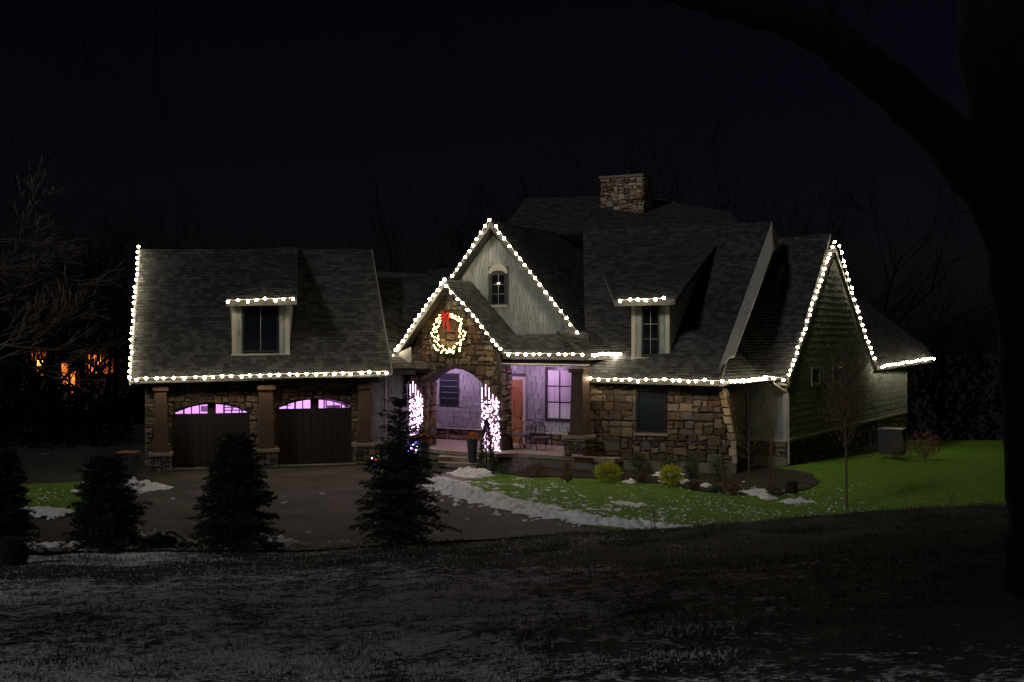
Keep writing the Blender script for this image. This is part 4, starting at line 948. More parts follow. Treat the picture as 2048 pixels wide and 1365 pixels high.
# big old tree at the right, leaning over the picture
TB = empty('large_tree', P(2085, 1110, 11.5), 'huge dark tree at the right edge with a thick limb arching over the house', 'tree')
m = MB(); R_ = random.Random(12)
def wob(pts, rads, k=5):
    o, r = [], []
    for i in range(len(pts) - 1):
        for j in range(k): t = j / k; o.append(Vector(pts[i]).lerp(Vector(pts[i + 1]), t) + rv3(R_) * .018); r.append((rads[i] * (1 - t) + rads[i + 1] * t) * R_.uniform(.95, 1.05))
    return o + [Vector(pts[-1])], r + [rads[-1]]
D_ = 11.5
tp, tr = wob([P(2110, 1180, D_), P(2102, 1040, D_), P(2092, 800, D_), P(2070, 560, D_), P(2040, 330, D_), P(2005, 100, D_), P(1990, -160, D_)], [.50, .40, .38, .41, .43, .40, .38]); m.tube(tp, tr, 16); m.build('trunk', BARK, TB, True)
m = MB(); tp, tr = wob([P(2075, 640, D_), P(1990, 400, D_), P(1880, 262, D_ - .1), P(1780, 175, D_ - .2), P(1660, 80, D_ - .3), P(1560, 35, D_ - .4), P(1440, 8, D_ - .5), P(1330, -20, D_ - .6), P(1220, -60, D_ - .7)], [.20, .24, .235, .22, .20, .175, .14, .11, .09]); m.tube(tp, tr, 12); limb = m.build('limb', BARK, TB, True)
for (a_, b_, c_) in ((1520, 20, -1), (1700, 110, 1), (1380, -5, -1)):
    m = MB(); branching(m, P(a_, b_, D_ - .3), Vector((-.3, 0, .6)), 1.6, .05, 3, R_, .6, .1); m.build('branch', BARK, TB)
for (a_, b_) in ((840, -30), (930, -60), (880, -40), (1740, -10)):
    m = MB(); branching(m, P(a_, b_, 10.5), Vector((R_.uniform(-.4, .4), .2, -.9)), .55, .008, 2, R_, .5, -.1, kids=(1, 2), minr=.002); m.build('branch', BARK, TB)
for (a_, b_) in ((20, -60), (120, -80), (230, -60), (300, -90), (-40, 40)):
    m = MB(); branching(m, P(a_, b_, 10.5), Vector((R_.uniform(-.1, .6), .2, -.6)), 1.1, .012, 3, R_, .7, -.12, kids=(1, 3), minr=.0022); m.build('branch', BARK, TB)
# bare tree lit at the left edge
def bare_tree(px, pyb, D, h, label, seed, m_=TWIG, tilt=(0, 0), grp=None, depth=4, spread=.62, kids=(3, 4), r=.12, cat='tree', name='bare_tree', up=.1, clear=.3, minr=.004):
    R = random.Random(seed); b = P(px, pyb, D); b.z = hgt(b.x, b.y) - .1
    T_ = empty(name, b, label, cat, grp)
    m = MB(); top = b + Vector((tilt[0], tilt[1], h * .55)); pts = [b.lerp(top, k / 5) + rv3(R) * (.02 * h / 5 if 0 < k < 5 else 0) for k in range(6)]
    m.tube(pts, [r * (1 - .5 * k / 5) for k in range(6)], 7); m.build('trunk', m_, T_)
    m = MB()
    for k in range(9):
        t = clear + (1 - clear) * k / 8; p = b.lerp(top, t); az = k * 2.4 + R.random(); d = Vector((math.cos(az), math.sin(az) * .7, R.uniform(.5, 1.1))).normalized()
        branching(m, p, d, h * .36 * R.uniform(.8, 1.2), r * .42, depth, R, spread, up, kids=kids, minr=minr)
    m.build('crown', m_, T_)
    return T_
PTW = mat('pale_twig', (.17, .135, .10), .9, (.12, .095, .07), 6)
R_ = random.Random(77); T_ = empty('bare_tree', P(-260, 1000, 22), 'pale bare branches reaching in from the left edge', 'tree')
m = MB(); tb = P(-260, 1100, 22); m.tube([tb, P(-255, 800, 22), P(-265, 500, 22)], [.16, .13, .10], 8); m.build('trunk', TWIG, T_)
m = MB()
for (a_, b_, dx, dz, L_) in ((-120, 760, 1, .30, 2.0), (-130, 720, 1, .45, 1.9), (-140, 660, 1, .5, 1.8), (-140, 600, 1, .4, 1.8), (-140, 520, .9, .4, 1.4), (-120, 690, 1, .1, 1.8)):
    m = MB(); branching(m, P(a_, b_, 22), Vector((dx, R_.uniform(-.2, .3), dz)).normalized(), L_, .03, 4, R_, .42, .04, n=7, kids=(3, 4), minr=.005, decay=.62); m.build('branch', PTW, T_)
# unseen pines behind the camera, crowns placed to shade the near slope
R_ = random.Random(91)
for kk, (x, y, H, W, n_) in enumerate(((-22, -6, 17.2, 2.6, 500), (-18.5, -6, 17.4, 2.7, 900), (-15, -7, 17.8, 2.8, 1900), (-11.5, -6, 17.5, 2.8, 1900), (-8, -6, 17.5, 2.8, 1900), (-4.5, -7, 17.5, 2.8, 1700), (-1, -6, 17.5, 2.8, 1500))):
    b = Vector((x, y, 3.2)); T_ = empty('shade_pine', b, 'unseen shade pine behind the viewpoint, %s in its row' % ('first from the left', 'second from the left', 'third from the left', 'middle one', 'third from the right', 'second from the right', 'rightmost')[kk], 'pine', 'unseen shade pines behind the viewpoint')
    m = MB(); m.tube([b, b + Vector((0, 0, H))], [.22, .02], 7); m.build('trunk', BARK, T_); m = MB()
    for i in range(n_):
        k_ = R_.random() ** 1.2 * .98; rr = W * (1 - k_) ** .45 * R_.uniform(.3, 1); az = R_.uniform(0, 6.283); d = Vector((math.cos(az), math.sin(az), R_.uniform(-.5, .1))); p = b + Vector((d.x * rr, d.y * rr, 12.0 + (H - 12) * k_))
        dd = (d + rv3(R_) * .5).normalized() * R_.uniform(.3, .6); wv = dd.cross(rv3(R_)).normalized() * R_.uniform(.08, .16); m.add([p - wv, p + wv, p + dd], [(0, 1, 2)])
    m.build('crown', NEEDLE, T_)
# far trees behind the house
WHERE = ['leftmost, at the photo edge', 'second from the left, above the orange lights', 'short one third from the left', 'fourth from the left, tall', 'fifth from the left, just off the garage', 'just left of the garage ridge end', 'above the left half of the garage ridge', 'above the right half of the garage ridge', 'between garage and tall siding gable', 'tallest, just left of the chimney', 'just right of the chimney', 'above the white raked board', 'left of the far right gable peak', 'right of the far right gable peak', 'rightmost, beside the huge dark tree']
k = 0; R_ = random.Random(5); FG = 'dark trees far behind the house'
for (px, top, D) in ((20, 560, 80), (75, 470, 88), (110, 500, 76), (165, 430, 92), (208, 520, 78), (232, 390, 95), (420, 420, 98), (620, 450, 100), (820, 400, 96), (1160, 220, 84), (1240, 260, 90), (1400, 330, 92), (1590, 300, 88), (1760, 340, 92), (1880, 480, 86)):
    h = (880 - top) * D / F
    bare_tree(px, 860, D, h, 'dark leafless tree far behind the house, ' + WHERE[k], 200 + k, FARBARK, grp=FG, depth=3, kids=(3, 4), r=.32, spread=.7, name='distant_tree', minr=.014, clear=.35); k += 1
m = MB(); R_ = random.Random(8)                  # undergrowth mass far behind
for i in range(16000):
    px = R_.uniform(-500, 2500); D = R_.uniform(85, 110); top = 700 + 60 * mnoise.noise(Vector((px * .004, 0, 0))) + 30 * mnoise.noise(Vector((px * .03, 2, 0)))
    if 40 < px < 240: top = max(top, 778)
    py = R_.uniform(top, 930); p = P(px, py, D); d = rv3(R_) * R_.uniform(.3, .9); w_ = d.cross(rv3(R_)).normalized() * R_.uniform(.08, .25); m.add([p - w_, p + w_, p + d], [(0, 1, 2)])
for i in range(5000):
    px = R_.uniform(-500, 262); D = R_.uniform(52, 60); top = 806 + 30 * mnoise.noise(Vector((px * .01, 0, 4))) + 14 * mnoise.noise(Vector((px * .06, 2, 0)))
    py = R_.uniform(top, 912); p = P(px, py, D); d = rv3(R_) * R_.uniform(.15, .5); w_ = d.cross(rv3(R_)).normalized() * R_.uniform(.05, .16); m.add([p - w_, p + w_, p + d], [(0, 1, 2)])
tagp(m.build('undergrowth', FARBARK, origin=(0, 95, 0)), 'dark undergrowth massed behind the house and lawn', kind='stuff')
# thin stems in front of the far lights
R_ = random.Random(15)
for k in range(9):
    px = 52 + k * 21 + R_.uniform(-6, 6); D = 62 + R_.uniform(-4, 4)
    bare_tree(px, 905, D, R_.uniform(7.5, 10), 'thin bare stem before the orange lit far windows, %s of nine' % ('leftmost', 'second from the left', 'third from the left', 'fourth from the left', 'middle one', 'fourth from the right', 'third from the right', 'second from the right', 'rightmost')[k], 300 + k, FARBARK, grp='thin stems before the orange windows', depth=2, kids=(2, 4), r=.07, spread=.5, name='sapling', minr=.013, clear=.15)
# far house with orange light
FHm = mat('far_house_wall', (.05, .04, .035), .9); EOR = emat('orange_window_light', (1.0, .22, .03), 2.6); ELP = emat('orange_lamp_light', (1.0, .42, .08), 10); EOR2 = emat('dim_orange_window_light', (1.0, .2, .04), .6)
FH = empty('distant_house', P(130, 800, 118), 'far house behind trees with orange lit windows at the left', 'house')
m = MB(); a_ = P(40, 880, 118); b_ = P(260, 690, 118); m.box(((a_.x + b_.x) / 2, 122, (a_.z + b_.z) / 2), b_.x - a_.x, 7, b_.z - a_.z); m.build('wall', FHm, FH)
m = MB(); zt_ = b_.z; m.prism([Vector((a_.x - .5, 118, zt_)), Vector((a_.x - .5, 126, zt_)), Vector((a_.x - .5, 122, zt_ + 1.5))], (b_.x - a_.x + 1, 0, 0)); m.build('roof', FHm, FH)
for (x0, y0, x1, y1, mm) in ((64, 704, 92, 752, EOR2), (124, 728, 136, 772, EOR), (140, 728, 155, 785, EOR), (178, 710, 202, 748, EOR), (206, 716, 216, 748, EOR2), (222, 716, 232, 745, EOR2)):
    m = MB(); p, q = P(x0, y1, 118), P(x1, y0, 118); m.box(((p.x + q.x) / 2, 118.45 - .5, (p.z + q.z) / 2), q.x - p.x, .06, q.z - p.z); w_ = m.build('window', mm, FH)
SL = empty('street_lamp', P(80, 880, 112), 'glowing orange lamp among the trees at far left', 'lamp'); p = P(80, 727, 112)
m = MB(); m.tube([P(80, 890, 112), P(80, 735, 112)], [.07, .05], 6); m.build('pole', IRON, SL)
m = MB(); m.lathe(p, [(.15, -.32), (.34, -.15), (.34, .15), (.15, .32)], 10); m.build('lamp_globe', ELP, SL)

def shrub(px, pyb, wpx, hpx, m_, label, cat='shrub', seed=0, grp=None, kind='leaf', n=700, name='shrub', D=None, z=0.06, leafs=.035):
    R = random.Random(seed * 7 + 3); b = G(px, pyb, z) if D is None else P(px, pyb, D); Dd = b.y; W = wpx * Dd / F / 2; H = hpx * Dd / F
    T_ = empty(name, b, label, cat, grp)
    m = MB()
    for i in range(14):
        az = R.uniform(0, 6.28); e = b + Vector((math.cos(az) * W * .7, math.sin(az) * W * .7, H * R.uniform(.5, .95))); m.tube([b, b.lerp(e, .5) + Vector((0, 0, H * .1)), e], [.012, .008, .003], 4, 0, False)
    m.build('stem', TWIG, T_)
    m = MB()
    for i in range(n):
        d = rv3(R); rr = R.uniform(.25, 1.05) ** .6; lump = 1 + .42 * mnoise.noise(d * 2.3 + Vector((seed, 0, 0)))
        p = b + Vector((d.x * W * rr * lump, d.y * W * rr * lump, H * .5 + d.z * H * .5 * rr * lump))
        if kind == 'spike': dd = (d + Vector((0, 0, .5)) + rv3(R) * .4).normalized() * leafs * R.uniform(1.5, 2.6); wv = dd.cross(rv3(R)).normalized() * leafs * .22
        else: dd = (d * .6 + rv3(R)).normalized() * leafs * R.uniform(.8, 1.5); wv = dd.cross(rv3(R)).normalized() * leafs * .45
        if p.z < b.z: continue
        m.add([p - dd * .2, p - wv + dd * .4, p + dd, p + wv + dd * .4], [(0, 1, 2, 3)])
    m.build('foliage', m_, T_)
shrub(1216, 962, 46, 36, YEL, 'bright yellow green mounded shrub nearest the porch post', seed=1, kind='spike', n=1500, leafs=.05)
shrub(1342, 970, 44, 36, YEL, 'bright yellow green shrub in front of snow, right of the brown mound', seed=2, kind='spike', n=1500, leafs=.05)
shrub(1283, 964, 30, 22, BRN, 'small round orange brown shrub between the two yellow green shrubs', seed=3, n=500)
for i, (px, py, w_, h_, lb) in enumerate(((1222, 936, 30, 34, 'beside the porch plinth'), (1276, 944, 32, 40, 'under the dark window'), (1336, 946, 34, 40, 'behind the second yellow shrub'), (1384, 956, 32, 42, 'left of the left stake'), (1438, 962, 36, 50, 'touching the left stake'))):
    shrub(px, py, w_, h_, DGR, 'upright dark green shrub against the stone wall, ' + lb, seed=10 + i, grp='dark green shrubs along the stone wall', n=800, leafs=.04)
for i, (px, py, w_, h_, lb) in enumerate(((1134, 962, 26, 16, 'round brown mound in front of the porch plinth'), (1388, 978, 26, 16, 'low brown mound just left of snow at the foot of the left stake'), (1466, 988, 32, 20, 'low brown mound between left stake and young tree'), (1546, 990, 34, 22, 'low brown mound at the foot of the right stake'), (1430, 984, 28, 13, 'flat dark mound right of the white snow patch'))):
    shrub(px, py, w_, h_, BRN if i != 4 else DGR, lb, seed=20 + i, grp='low mounds along the bed edge', n=450)
m = MB(); c = G(1583, 984, .06); m.lathe(c, [(.2, 0), (.21, .05), (.19, .3), (.14, .34)], 9); tagp(m.build('landscape_rock', MULCH), 'squat dark block at the right end of the mulch bed', 'rock')
shrub(1042, 944, 40, 34, PALE, 'shrub with pale frosted blossom in front of the porch', seed=31, n=900, leafs=.03)
shrub(1075, 952, 44, 24, BRN, 'straw coloured low grasses in front of the porch slab', seed=32, kind='spike', n=500)
shrub(1136, 950, 34, 48, BRN, 'loose brown twiggy shrub before the porch corner', seed=33, n=350)
shrub(1006, 950, 26, 22, DGR, 'small dark shrub at the foot of the right arch leg', seed=34, n=400)
# small cone evergreen lit from behind
def cone(px, pyb, wpx, hpx, label, seed, D):
    R = random.Random(seed); b = P(px, pyb, D); W = wpx * D / F / 2; H = hpx * D / F; T_ = empty('cone_evergreen', b, label, 'evergreen')
    m = MB(); m.tube([b, b + Vector((0, 0, H))], [.03, .006], 5); m.build('trunk', BARK, T_); m = MB()
    for i in range(3200):
        k = R.random() ** 1.3 * .98; r = W * (1 - k) ** .8 * R.uniform(.5, 1.0); az = R.uniform(0, 6.283); d = Vector((math.cos(az), math.sin(az), 0)); p = b + d * r + Vector((0, 0, H * (.02 + k)))
        dd = (d + Vector((0, 0, R.uniform(-.1, .9)))).normalized() * R.uniform(.05, .1); wv = dd.cross(rv3(R)).normalized() * .016; m.add([p - wv, p + wv, p + dd], [(0, 1, 2)])
    m.build('crown', DGR, T_)
cone(973, 944, 42, 104, 'small cone shaped evergreen beside the steps, lit by the right arch leg', 5, 43.2)
cone(843, 945, 40, 92, 'small evergreen hidden behind the tall spruce at the left arch leg', 6, 43.6)
# coloured bulbs on it
CG = empty('light_string', P(800, 930, 43.2), 'coloured blue, red and white lights glimpsed through the tall spruce', 'light string')
cm = [bulb_mesh(.028, q_, 6, 4) for q_ in (EBL, ERD, EPK, EGN)]
R_ = random.Random(9)
for i in range(15): place('bulb', cm[R_.choice((0, 0, 1, 2, 2, 3))], P(R_.uniform(812, 835), R_.uniform(885, 905), 43.3), CG)
for (a_, b_, q_) in ((746, 932, 0), (749, 930, 0), (744, 917, 2), (752, 920, 1), (757, 912, 3), (815, 892, 0), (817, 890, 0)): place('bulb', cm[q_], P(a_, b_, 43.3), CG)

# planters
def planter(px, pyb, wpx, hpx, label, D, flower=MUM, seed=3):
    b = P(px, pyb, D); w_ = wpx * D / F / 2; h = hpx * D / F; T_ = empty('planter', b, label, 'planter', None)
    m = MB(); m.lathe(b, [(w_ * .62, 0), (w_ * .66, .03), (w_ * .95, h - .06), (w_ * 1.05, h - .05), (w_ * 1.05, h), (w_ * .9, h), (w_ * .85, h - .05)], 16); m.build('pot', POT, T_)
    m = MB(); R = random.Random(seed); c = b + Vector((0, 0, h))
    for i in range(700):
        d = rv3(R); d.z = abs(d.z); p = c + Vector((d.x * w_ * 1.05, d.y * w_ * 1.05, d.z * w_ * 1.15)) * R.uniform(.75, 1); e = (d + rv3(R) * .7).normalized() * .035; wv = e.cross(rv3(R)).normalized() * .022; m.add([p - wv, p + wv, p + e], [(0, 1, 2)])
    m.build('flowers', flower, T_)
planter(945, 926, 24, 48, 'tall charcoal planter of orange chrysanthemums on the front steps', 43.6)
planter(848, 925, 26, 42, 'charcoal planter of orange chrysanthemums behind the tall spruce', 43.4, seed=6)
planter(1136, 912, 20, 26, 'short dark pot with dry foliage beside the porch post', 43.2, BRN, 7)

# porch furniture
def pf(u, w, z=0): return bw.to((u, PF + z), w)
def chair(u, w, ang, label, wd=.6):
    c = pf(u, w); T_ = empty('patio_chair', c, label, 'patio chair', 'wrought iron chairs on the porch'); ca, sa = math.cos(ang), math.sin(ang)
    t = lambda x, y, z: c + bw.u * (x * ca - y * sa) + bw.n * (x * sa + y * ca) + Vector((0, 0, z)); h = wd / 2
    m = MB(); m.prism([t(-h, -h, .40), t(h, -h, .40), t(h, h, .40), t(-h, h, .40)], (0, 0, .07)); m.build('seat', DTRIM, T_)
    for (x, y) in ((-h, -h), (h, -h), (-h, h), (h, h)): m = MB(); m.tube([t(x, y, .4), t(x * 1.06, y * 1.06, 0)], [.018, .015], 5); m.build('leg', IRON, T_)
    m = MB(); m.tube([t(-h, -h, .4), t(-h, -h * 1.25, .85), t(-h * .5, -h * 1.3, 1.0), t(h * .5, -h * 1.3, 1.0), t(h, -h * 1.25, .85), t(h, -h, .4)], [.018] * 6, 5)
    for i in range(5): x = -h + wd * (i + .7) / 6; m.tube([t(x, -h, .44), t(x, -h * 1.27, .95)], [.009, .009], 4)
    m.build('backrest', IRON, T_)
    for s_ in (-1, 1): m = MB(); m.tube([t(s_ * h, -h * 1.12, .66), t(s_ * h * 1.08, 0, .68), t(s_ * h, h * .9, .62), t(s_ * h, h, .4)], [.016] * 4, 5); m.build('armrest', IRON, T_)
u1, u2 = bw.px(1030, 890)[0], bw.px(1122, 890)[0]
chair(u1, 1.9, 1.1, 'dark wrought iron chair at the left end of the porch'); chair(u2 + .1, 1.8, -.9, 'dark wrought iron chair beside the porch post'); chair((u1 + u2) / 2 - .15, .9, .1, 'dark wrought iron chair behind the patio table', .65)
c = pf((u1 + u2) / 2 + .1, 1.9); T_ = empty('patio_table', c, 'dark patio table with curved legs in the middle of the porch', 'patio table')
m = MB(); m.lathe(c + Vector((0, 0, .5)), [(.55, 0), (.58, .02), (.55, .05)], 20); m.build('tabletop', DTRIM, T_)
for k in range(4):
    az = k * 1.57 + .5; d = Vector((math.cos(az), math.sin(az), 0)); m = MB(); m.tube([c + d * .45 + Vector((0, 0, .5)), c + d * .25 + Vector((0, 0, .28)), c + d * .42], [.02, .02, .016], 5); m.build('leg', IRON, T_)

# young trees, stakes, copper leaved tree, air conditioner
b = G(1497, 980, .06); T_ = empty('young_tree', b, 'slim bare young tree held between two wooden stakes', 'tree')
H_ = 205 * b.y / F; R_ = random.Random(31)
m = MB(); m.tube([b, b + Vector((.02, 0, H_ * .5)), b + Vector((0, 0, H_))], [.035, .024, .006], 6); m.build('trunk', TWIG, T_)
m = MB()
for i in range(30):
    z = H_ * R_.uniform(.22, .95); az = R_.uniform(0, 6.28); branching(m, b + Vector((0, 0, z)), Vector((math.cos(az), math.sin(az), R_.uniform(.2, .8))).normalized(), .75 * (1.1 - z / H_), .010, 2, R_, .5, .1, n=4, kids=(1, 3), minr=.004)
m.build('branch', TWIG, T_)
for (x0, y0, x1, y1, lb) in ((1448, 974, 1438, 862, 'left wooden stake, leaning slightly, beside the slim young tree'), (1538, 972, 1544, 856, 'right wooden stake beside the slim young tree')):
    p = G(x0, y0, .06); q = P(x1, y1, p.y + .1); m = MB(); m.tube([p - Vector((0, 0, .1)), q], [.038, .032], 6); tagp(m.build('stake', STAKE), lb, 'stake', 'tree stakes')
b = G(1693, 1022, .0); b.z = hgt(b.x, b.y); T_ = empty('copper_leaf_tree', b, 'young tree with thin stem and copper brown leaves on the lawn', 'tree')
sc_ = b.y / F; H_ = 300 * sc_; R_ = random.Random(41)
m = MB(); m.tube([b, b + Vector((-.01, 0, 130 * sc_)), b + Vector((-.05, 0, H_ * .7)), b + Vector((-.04, 0, H_))], [.038, .03, .018, .005], 7); m.build('trunk', TWIG, T_)
m = MB(); lf = MB()
for i in range(46):
    z = 120 * sc_ + (H_ - 120 * sc_) * (i / 46) * .85; az = i * 2.4; L_ = 58 * sc_ * (1.15 - .6 * i / 46)
    d = Vector((math.cos(az) * .6, math.sin(az) * .6, R_.uniform(.7, 1.5))).normalized(); branching(m, b + Vector((-.03, 0, z)), d, L_ * 1.5, .012, 2, R_, .45, .12, n=5, kids=(2, 3), minr=.004)
    for k in range(34 if i < 26 else 14):
        s = R_.uniform(.1, 1); p = b + Vector((0, 0, z)) + d * (L_ * 1.5 * s) + rv3(R_) * .16; dd = rv3(R_) * .05; dd.z -= .03; wv = dd.cross(rv3(R_)).normalized() * .02; lf.add([p, p - wv + dd * .5, p + dd, p + wv + dd * .5], [(0, 1, 2, 3)])
m.build('branch', TWIG, T_); lf.build('leaves', COPPER, T_)
b = P(1785, 908, 50.5); T_ = empty('air_conditioner', b, 'grey boxy air conditioner unit beside the right side wall', 'air conditioner')
m = MB(); m.box(b + Vector((0, 0, .5)), .95, .95, .98, rot=-.5); m.build('housing', ACM, T_)
m = MB(); m.box(b + Vector((0, 0, 1.03)), 1.05, 1.05, .08, rot=-.5); m.build('top_cover', ACM, T_)
for k in range(8): m = MB(); m.box(b + Vector((0, 0, .14 + k * .105)), 1.0, 1.0, .03, rot=-.5); m.build('slat', ACM, T_)
shrub(1850, 918, 66, 56, COPPER, 'coppery brown shrub at the right of the air conditioner', seed=51, D=49.5, n=1100, leafs=.05)
shrub(1795, 916, 54, 40, BRN, 'dark brown shrub hiding the foot of the air conditioner', seed=52, D=49.0, n=700, leafs=.045)
# items at the left corner of the garage
b = G(268, 958, .02); T_ = empty('garden_cart', b, 'dark cart with orange rim left of the garage corner', 'cart')
m = MB(); m.box(b + Vector((-.3, .3, .55)), .6, .6, .6); m.build('tub', FRAME, T_)
m = MB(); m.box(b + Vector((-.3, .3, .87)), .66, .66, .03); m.build('rim', mat('orange_plastic', (.16, .06, .012), .6), T_)
m = MB(); m.tube([b + Vector((0, .3, .8)), b + Vector((.3, .2, .55)), b + Vector((.38, .2, .1))], [.02] * 3, 6); m.build('handle', GUTTER, T_)
for x in (-.5, -.1): m = MB(); c = b + Vector((x, -.02, .16)); m.tube([c, c + Vector((0, .06, 0))], [.16, .16], 14); m.build('wheel', IRON, T_)
# foreground weeds standing on the crest
R_ = random.Random(61)
for (px, pb, D, h, lb) in ((1310, 1052, 24.5, .85, 'tall bare weed stalk on the dark crest before the snow bank'), (1010, 1085, 24.3, .35, 'short weed stalk on the crest below the snow bank'), (1905, 1012, 24, .5, 'weed stalk on the crest near the big tree')):
    b = P(px, pb, D); b.z = hgt(b.x, b.y) - .04; m = MB()
    for k in range(4): branching(m, b + rv3(R_) * .05, Vector((R_.uniform(-.25, .25), 0, 1)).normalized(), h * R_.uniform(.5, .8), .006, 2, R_, .35, .15, n=5, kids=(1, 2), minr=.003)
    tagp(m.build('weed', TWIG), lb, 'weed', 'weeds on the crest')
# dark stump at lower left
b = P(15, 1140, 22); b.z = hgt(b.x, b.y); m = MB(); m.lathe(b, [(.32, -.1), (.36, .1), (.33, .3), (.26, .42), (.1, .48)], 12); tagp(m.build('boulder', BARK, smooth=True), 'dark rounded boulder at the lower left below the cut off spruce', 'boulder')

# ------------------------------------------------------------------ snow that has depth
def snow(name, label, x0, x1, y0, y1, amp, step=.05, zoff=0.0):
    X = np.arange(x0, x1, step); Y = np.arange(y0, y1, step * 1.4); idx = {}; m = MB()
    H = np.full((len(Y), len(X)), -1.0)
    for j, y in enumerate(Y):
        for i, x in enumerate(X):
            a = amp(x, y)
            if a <= -.2: continue
            n = .5 * mnoise.noise(Vector((x * 1.9, y * 1.3, 1))) + .65 * mnoise.noise(Vector((x * 4.6, y * 3.2, 7))) + .45 * mnoise.noise(Vector((x * 10, y * 7, 11)))
            H[j, i] = a + max(.03, min(.20, abs(a) * 1.5 + .05)) * n * 1.15
    for j in range(len(Y) - 1):
        for i in range(len(X) - 1):
            q = (H[j, i], H[j, i + 1], H[j + 1, i + 1], H[j + 1, i])
            if sum(v > 0 for v in q) >= 2:
                ids = []
                for (jj, ii) in ((j, i), (j, i + 1), (j + 1, i + 1), (j + 1, i)):
                    if (jj, ii) not in idx: idx[(jj, ii)] = len(m.v); m.v.append((X[ii], Y[jj], hgt(X[ii], Y[jj]) + zoff + min(.45, max(-.03, H[jj, ii]))))
                    ids.append(idx[(jj, ii)])
                m.f.append(tuple(ids))
    m.m = [0] * len(m.f)
    o = m.build(name, SNOW, smooth=True, origin=(0, 0, 0)); tagp(o, label, kind='stuff'); return o
bank = [G(*q) for q in ((872, 964), (905, 978), (950, 994), (1000, 1006), (1060, 1020), (1130, 1034), (1200, 1046), (1280, 1054), (1350, 1058))]
def dseg(x, y, pl_):
    best = (1e9, 0)
    for i in range(len(pl_) - 1):
        a_, b_ = pl_[i], pl_[i + 1]; dx, dy = b_.x - a_.x, b_.y - a_.y; t = max(0, min(1, ((x - a_.x) * dx + (y - a_.y) * dy) / (dx * dx + dy * dy)))
        d = math.hypot(x - a_.x - dx * t, y - a_.y - dy * t)
        if d < best[0]: best = (d, (i + t) / (len(pl_) - 1))
    return best
def amp_bank(x, y):
    d, t = dseg(x, y, bank); w_ = .85 - .35 * t
    side_ = 0
    a = (.09 + .07 * mnoise.noise(Vector((x * .8, y * .8, 40)))) * (1 - d / w_)
    px = 1024 + x / y * F; py = HZ + CZ * F / y     # loose crumbs trailing onto the lawn
    trail = -.03 + .09 * mnoise.noise(Vector((x * 2.4, y * 1.5, 20))) - .016 * max(0, d - .6) if d < 3.6 and in_lawn(x, y) and t < .97 else -1
    return max(a, trail)
snow('snow_bank', 'lumpy snow bank ploughed along the lawn edge', -3.2, 5.2, 28.8, 40.5, amp_bank, zoff=.03)
pile = G(938, 950)
snow('snow_pile', 'white shovelled snow heap beside the front steps', pile.x - 1.2, pile.x + 1.1, pile.y - 1.3, pile.y + 1.5, lambda x, y: .22 * (1 - math.hypot((x - pile.x - .1) / .75, (y - pile.y) / 1.25)), zoff=.04)
lp = G(262, 978)
snow('snow_pile', 'snow heap at the left corner of the driveway', lp.x - 1.4, lp.x + 1.3, lp.y - 1.6, lp.y + 1.4, lambda x, y: .26 * (1 - math.hypot((x - lp.x) / 1.1, (y - lp.y) / 1.2)), zoff=.02)
def amp_front(x, y):
    px = 1024 + x / y * F; a = -1
    for (c_, w_, h_, yy, wy) in ((322, 90, .26, 26.9, .9), (545, 70, .20, 26.7, .8), (80, 120, .05, 26.0, 1.5), (250, 60, .10, 26.4, 1.0)):
        a = max(a, h_ * (1 - abs((px - c_) / w_) ** 1.6 - abs((y - yy) / wy) ** 1.6))
    return a
snow('snow_ridge', 'snow ridge left by the plough at the near edge of the driveway', -11.5, -3.5, 24.6, 28.6, amp_front, .05, .03)
patch = [(1340, 952, 34, 6), (1258, 966, 12, 3), (1366, 966, 14, 5), (1330, 967, 8, 3), (1412, 975, 13, 5), (1508, 988, 32, 6), (1535, 998, 14, 3), (1590, 1007, 32, 4), (1262, 1013, 26, 4), (1400, 1034, 14, 4), (1425, 1040, 8, 3), (1485, 968, 6, 2), (90, 1028, 70, 7), (150, 985, 8, 2), (60, 1022, 30, 3)]
pc = [(G(a_, b_), w_, h_) for a_, b_, w_, h_ in patch]
def amp_patch(x, y):
    px = 1024 + x / y * F; py = HZ + CZ * F / y; a = -1
    for (q, (c, d_, w_, h_)) in zip(pc, patch): a = max(a, .055 * (1 - ((px - c) / w_) ** 2 - ((py - d_) / h_) ** 2))
    return a
snow('snow_patches', 'thin snow patches left on bed and lawn', 0.5, 11, 33.5, 43.2, amp_patch, .08, .05)
snow('snow_patches', 'thin snow patches on the left lawn strip', -16, -12, 31.5, 40, amp_patch, .08, .05)
m = MB(); R_ = random.Random(71)                 # crumbs of snow on lawn and driveway
for i in range(2400):
    px = R_.uniform(905, 1900) if i < 2100 else R_.uniform(40, 240); py = R_.uniform(965, 1062) if i < 2100 else R_.uniform(968, 1034)
    p = G(px, py); 
    if not (in_lawn(p.x, p.y) or in_lawn2(p.x, p.y)): continue
    if mnoise.noise(Vector((p.x * .6, p.y * .5, 2))) + R_.uniform(-.4, .4) + (py - 1010) * .006 - max(0, px - 1650) * .002 < 0: continue
    r = R_.uniform(.012, .045); p.z = hgt(p.x, p.y) + .05
    m.add([p + Vector((r, 0, 0)), p + Vector((0, r, 0)), p + Vector((-r, 0, 0)), p + Vector((0, -r, 0)), p + Vector((0, 0, r * .8))], [(0, 1, 4), (1, 2, 4), (2, 3, 4), (3, 0, 4)])
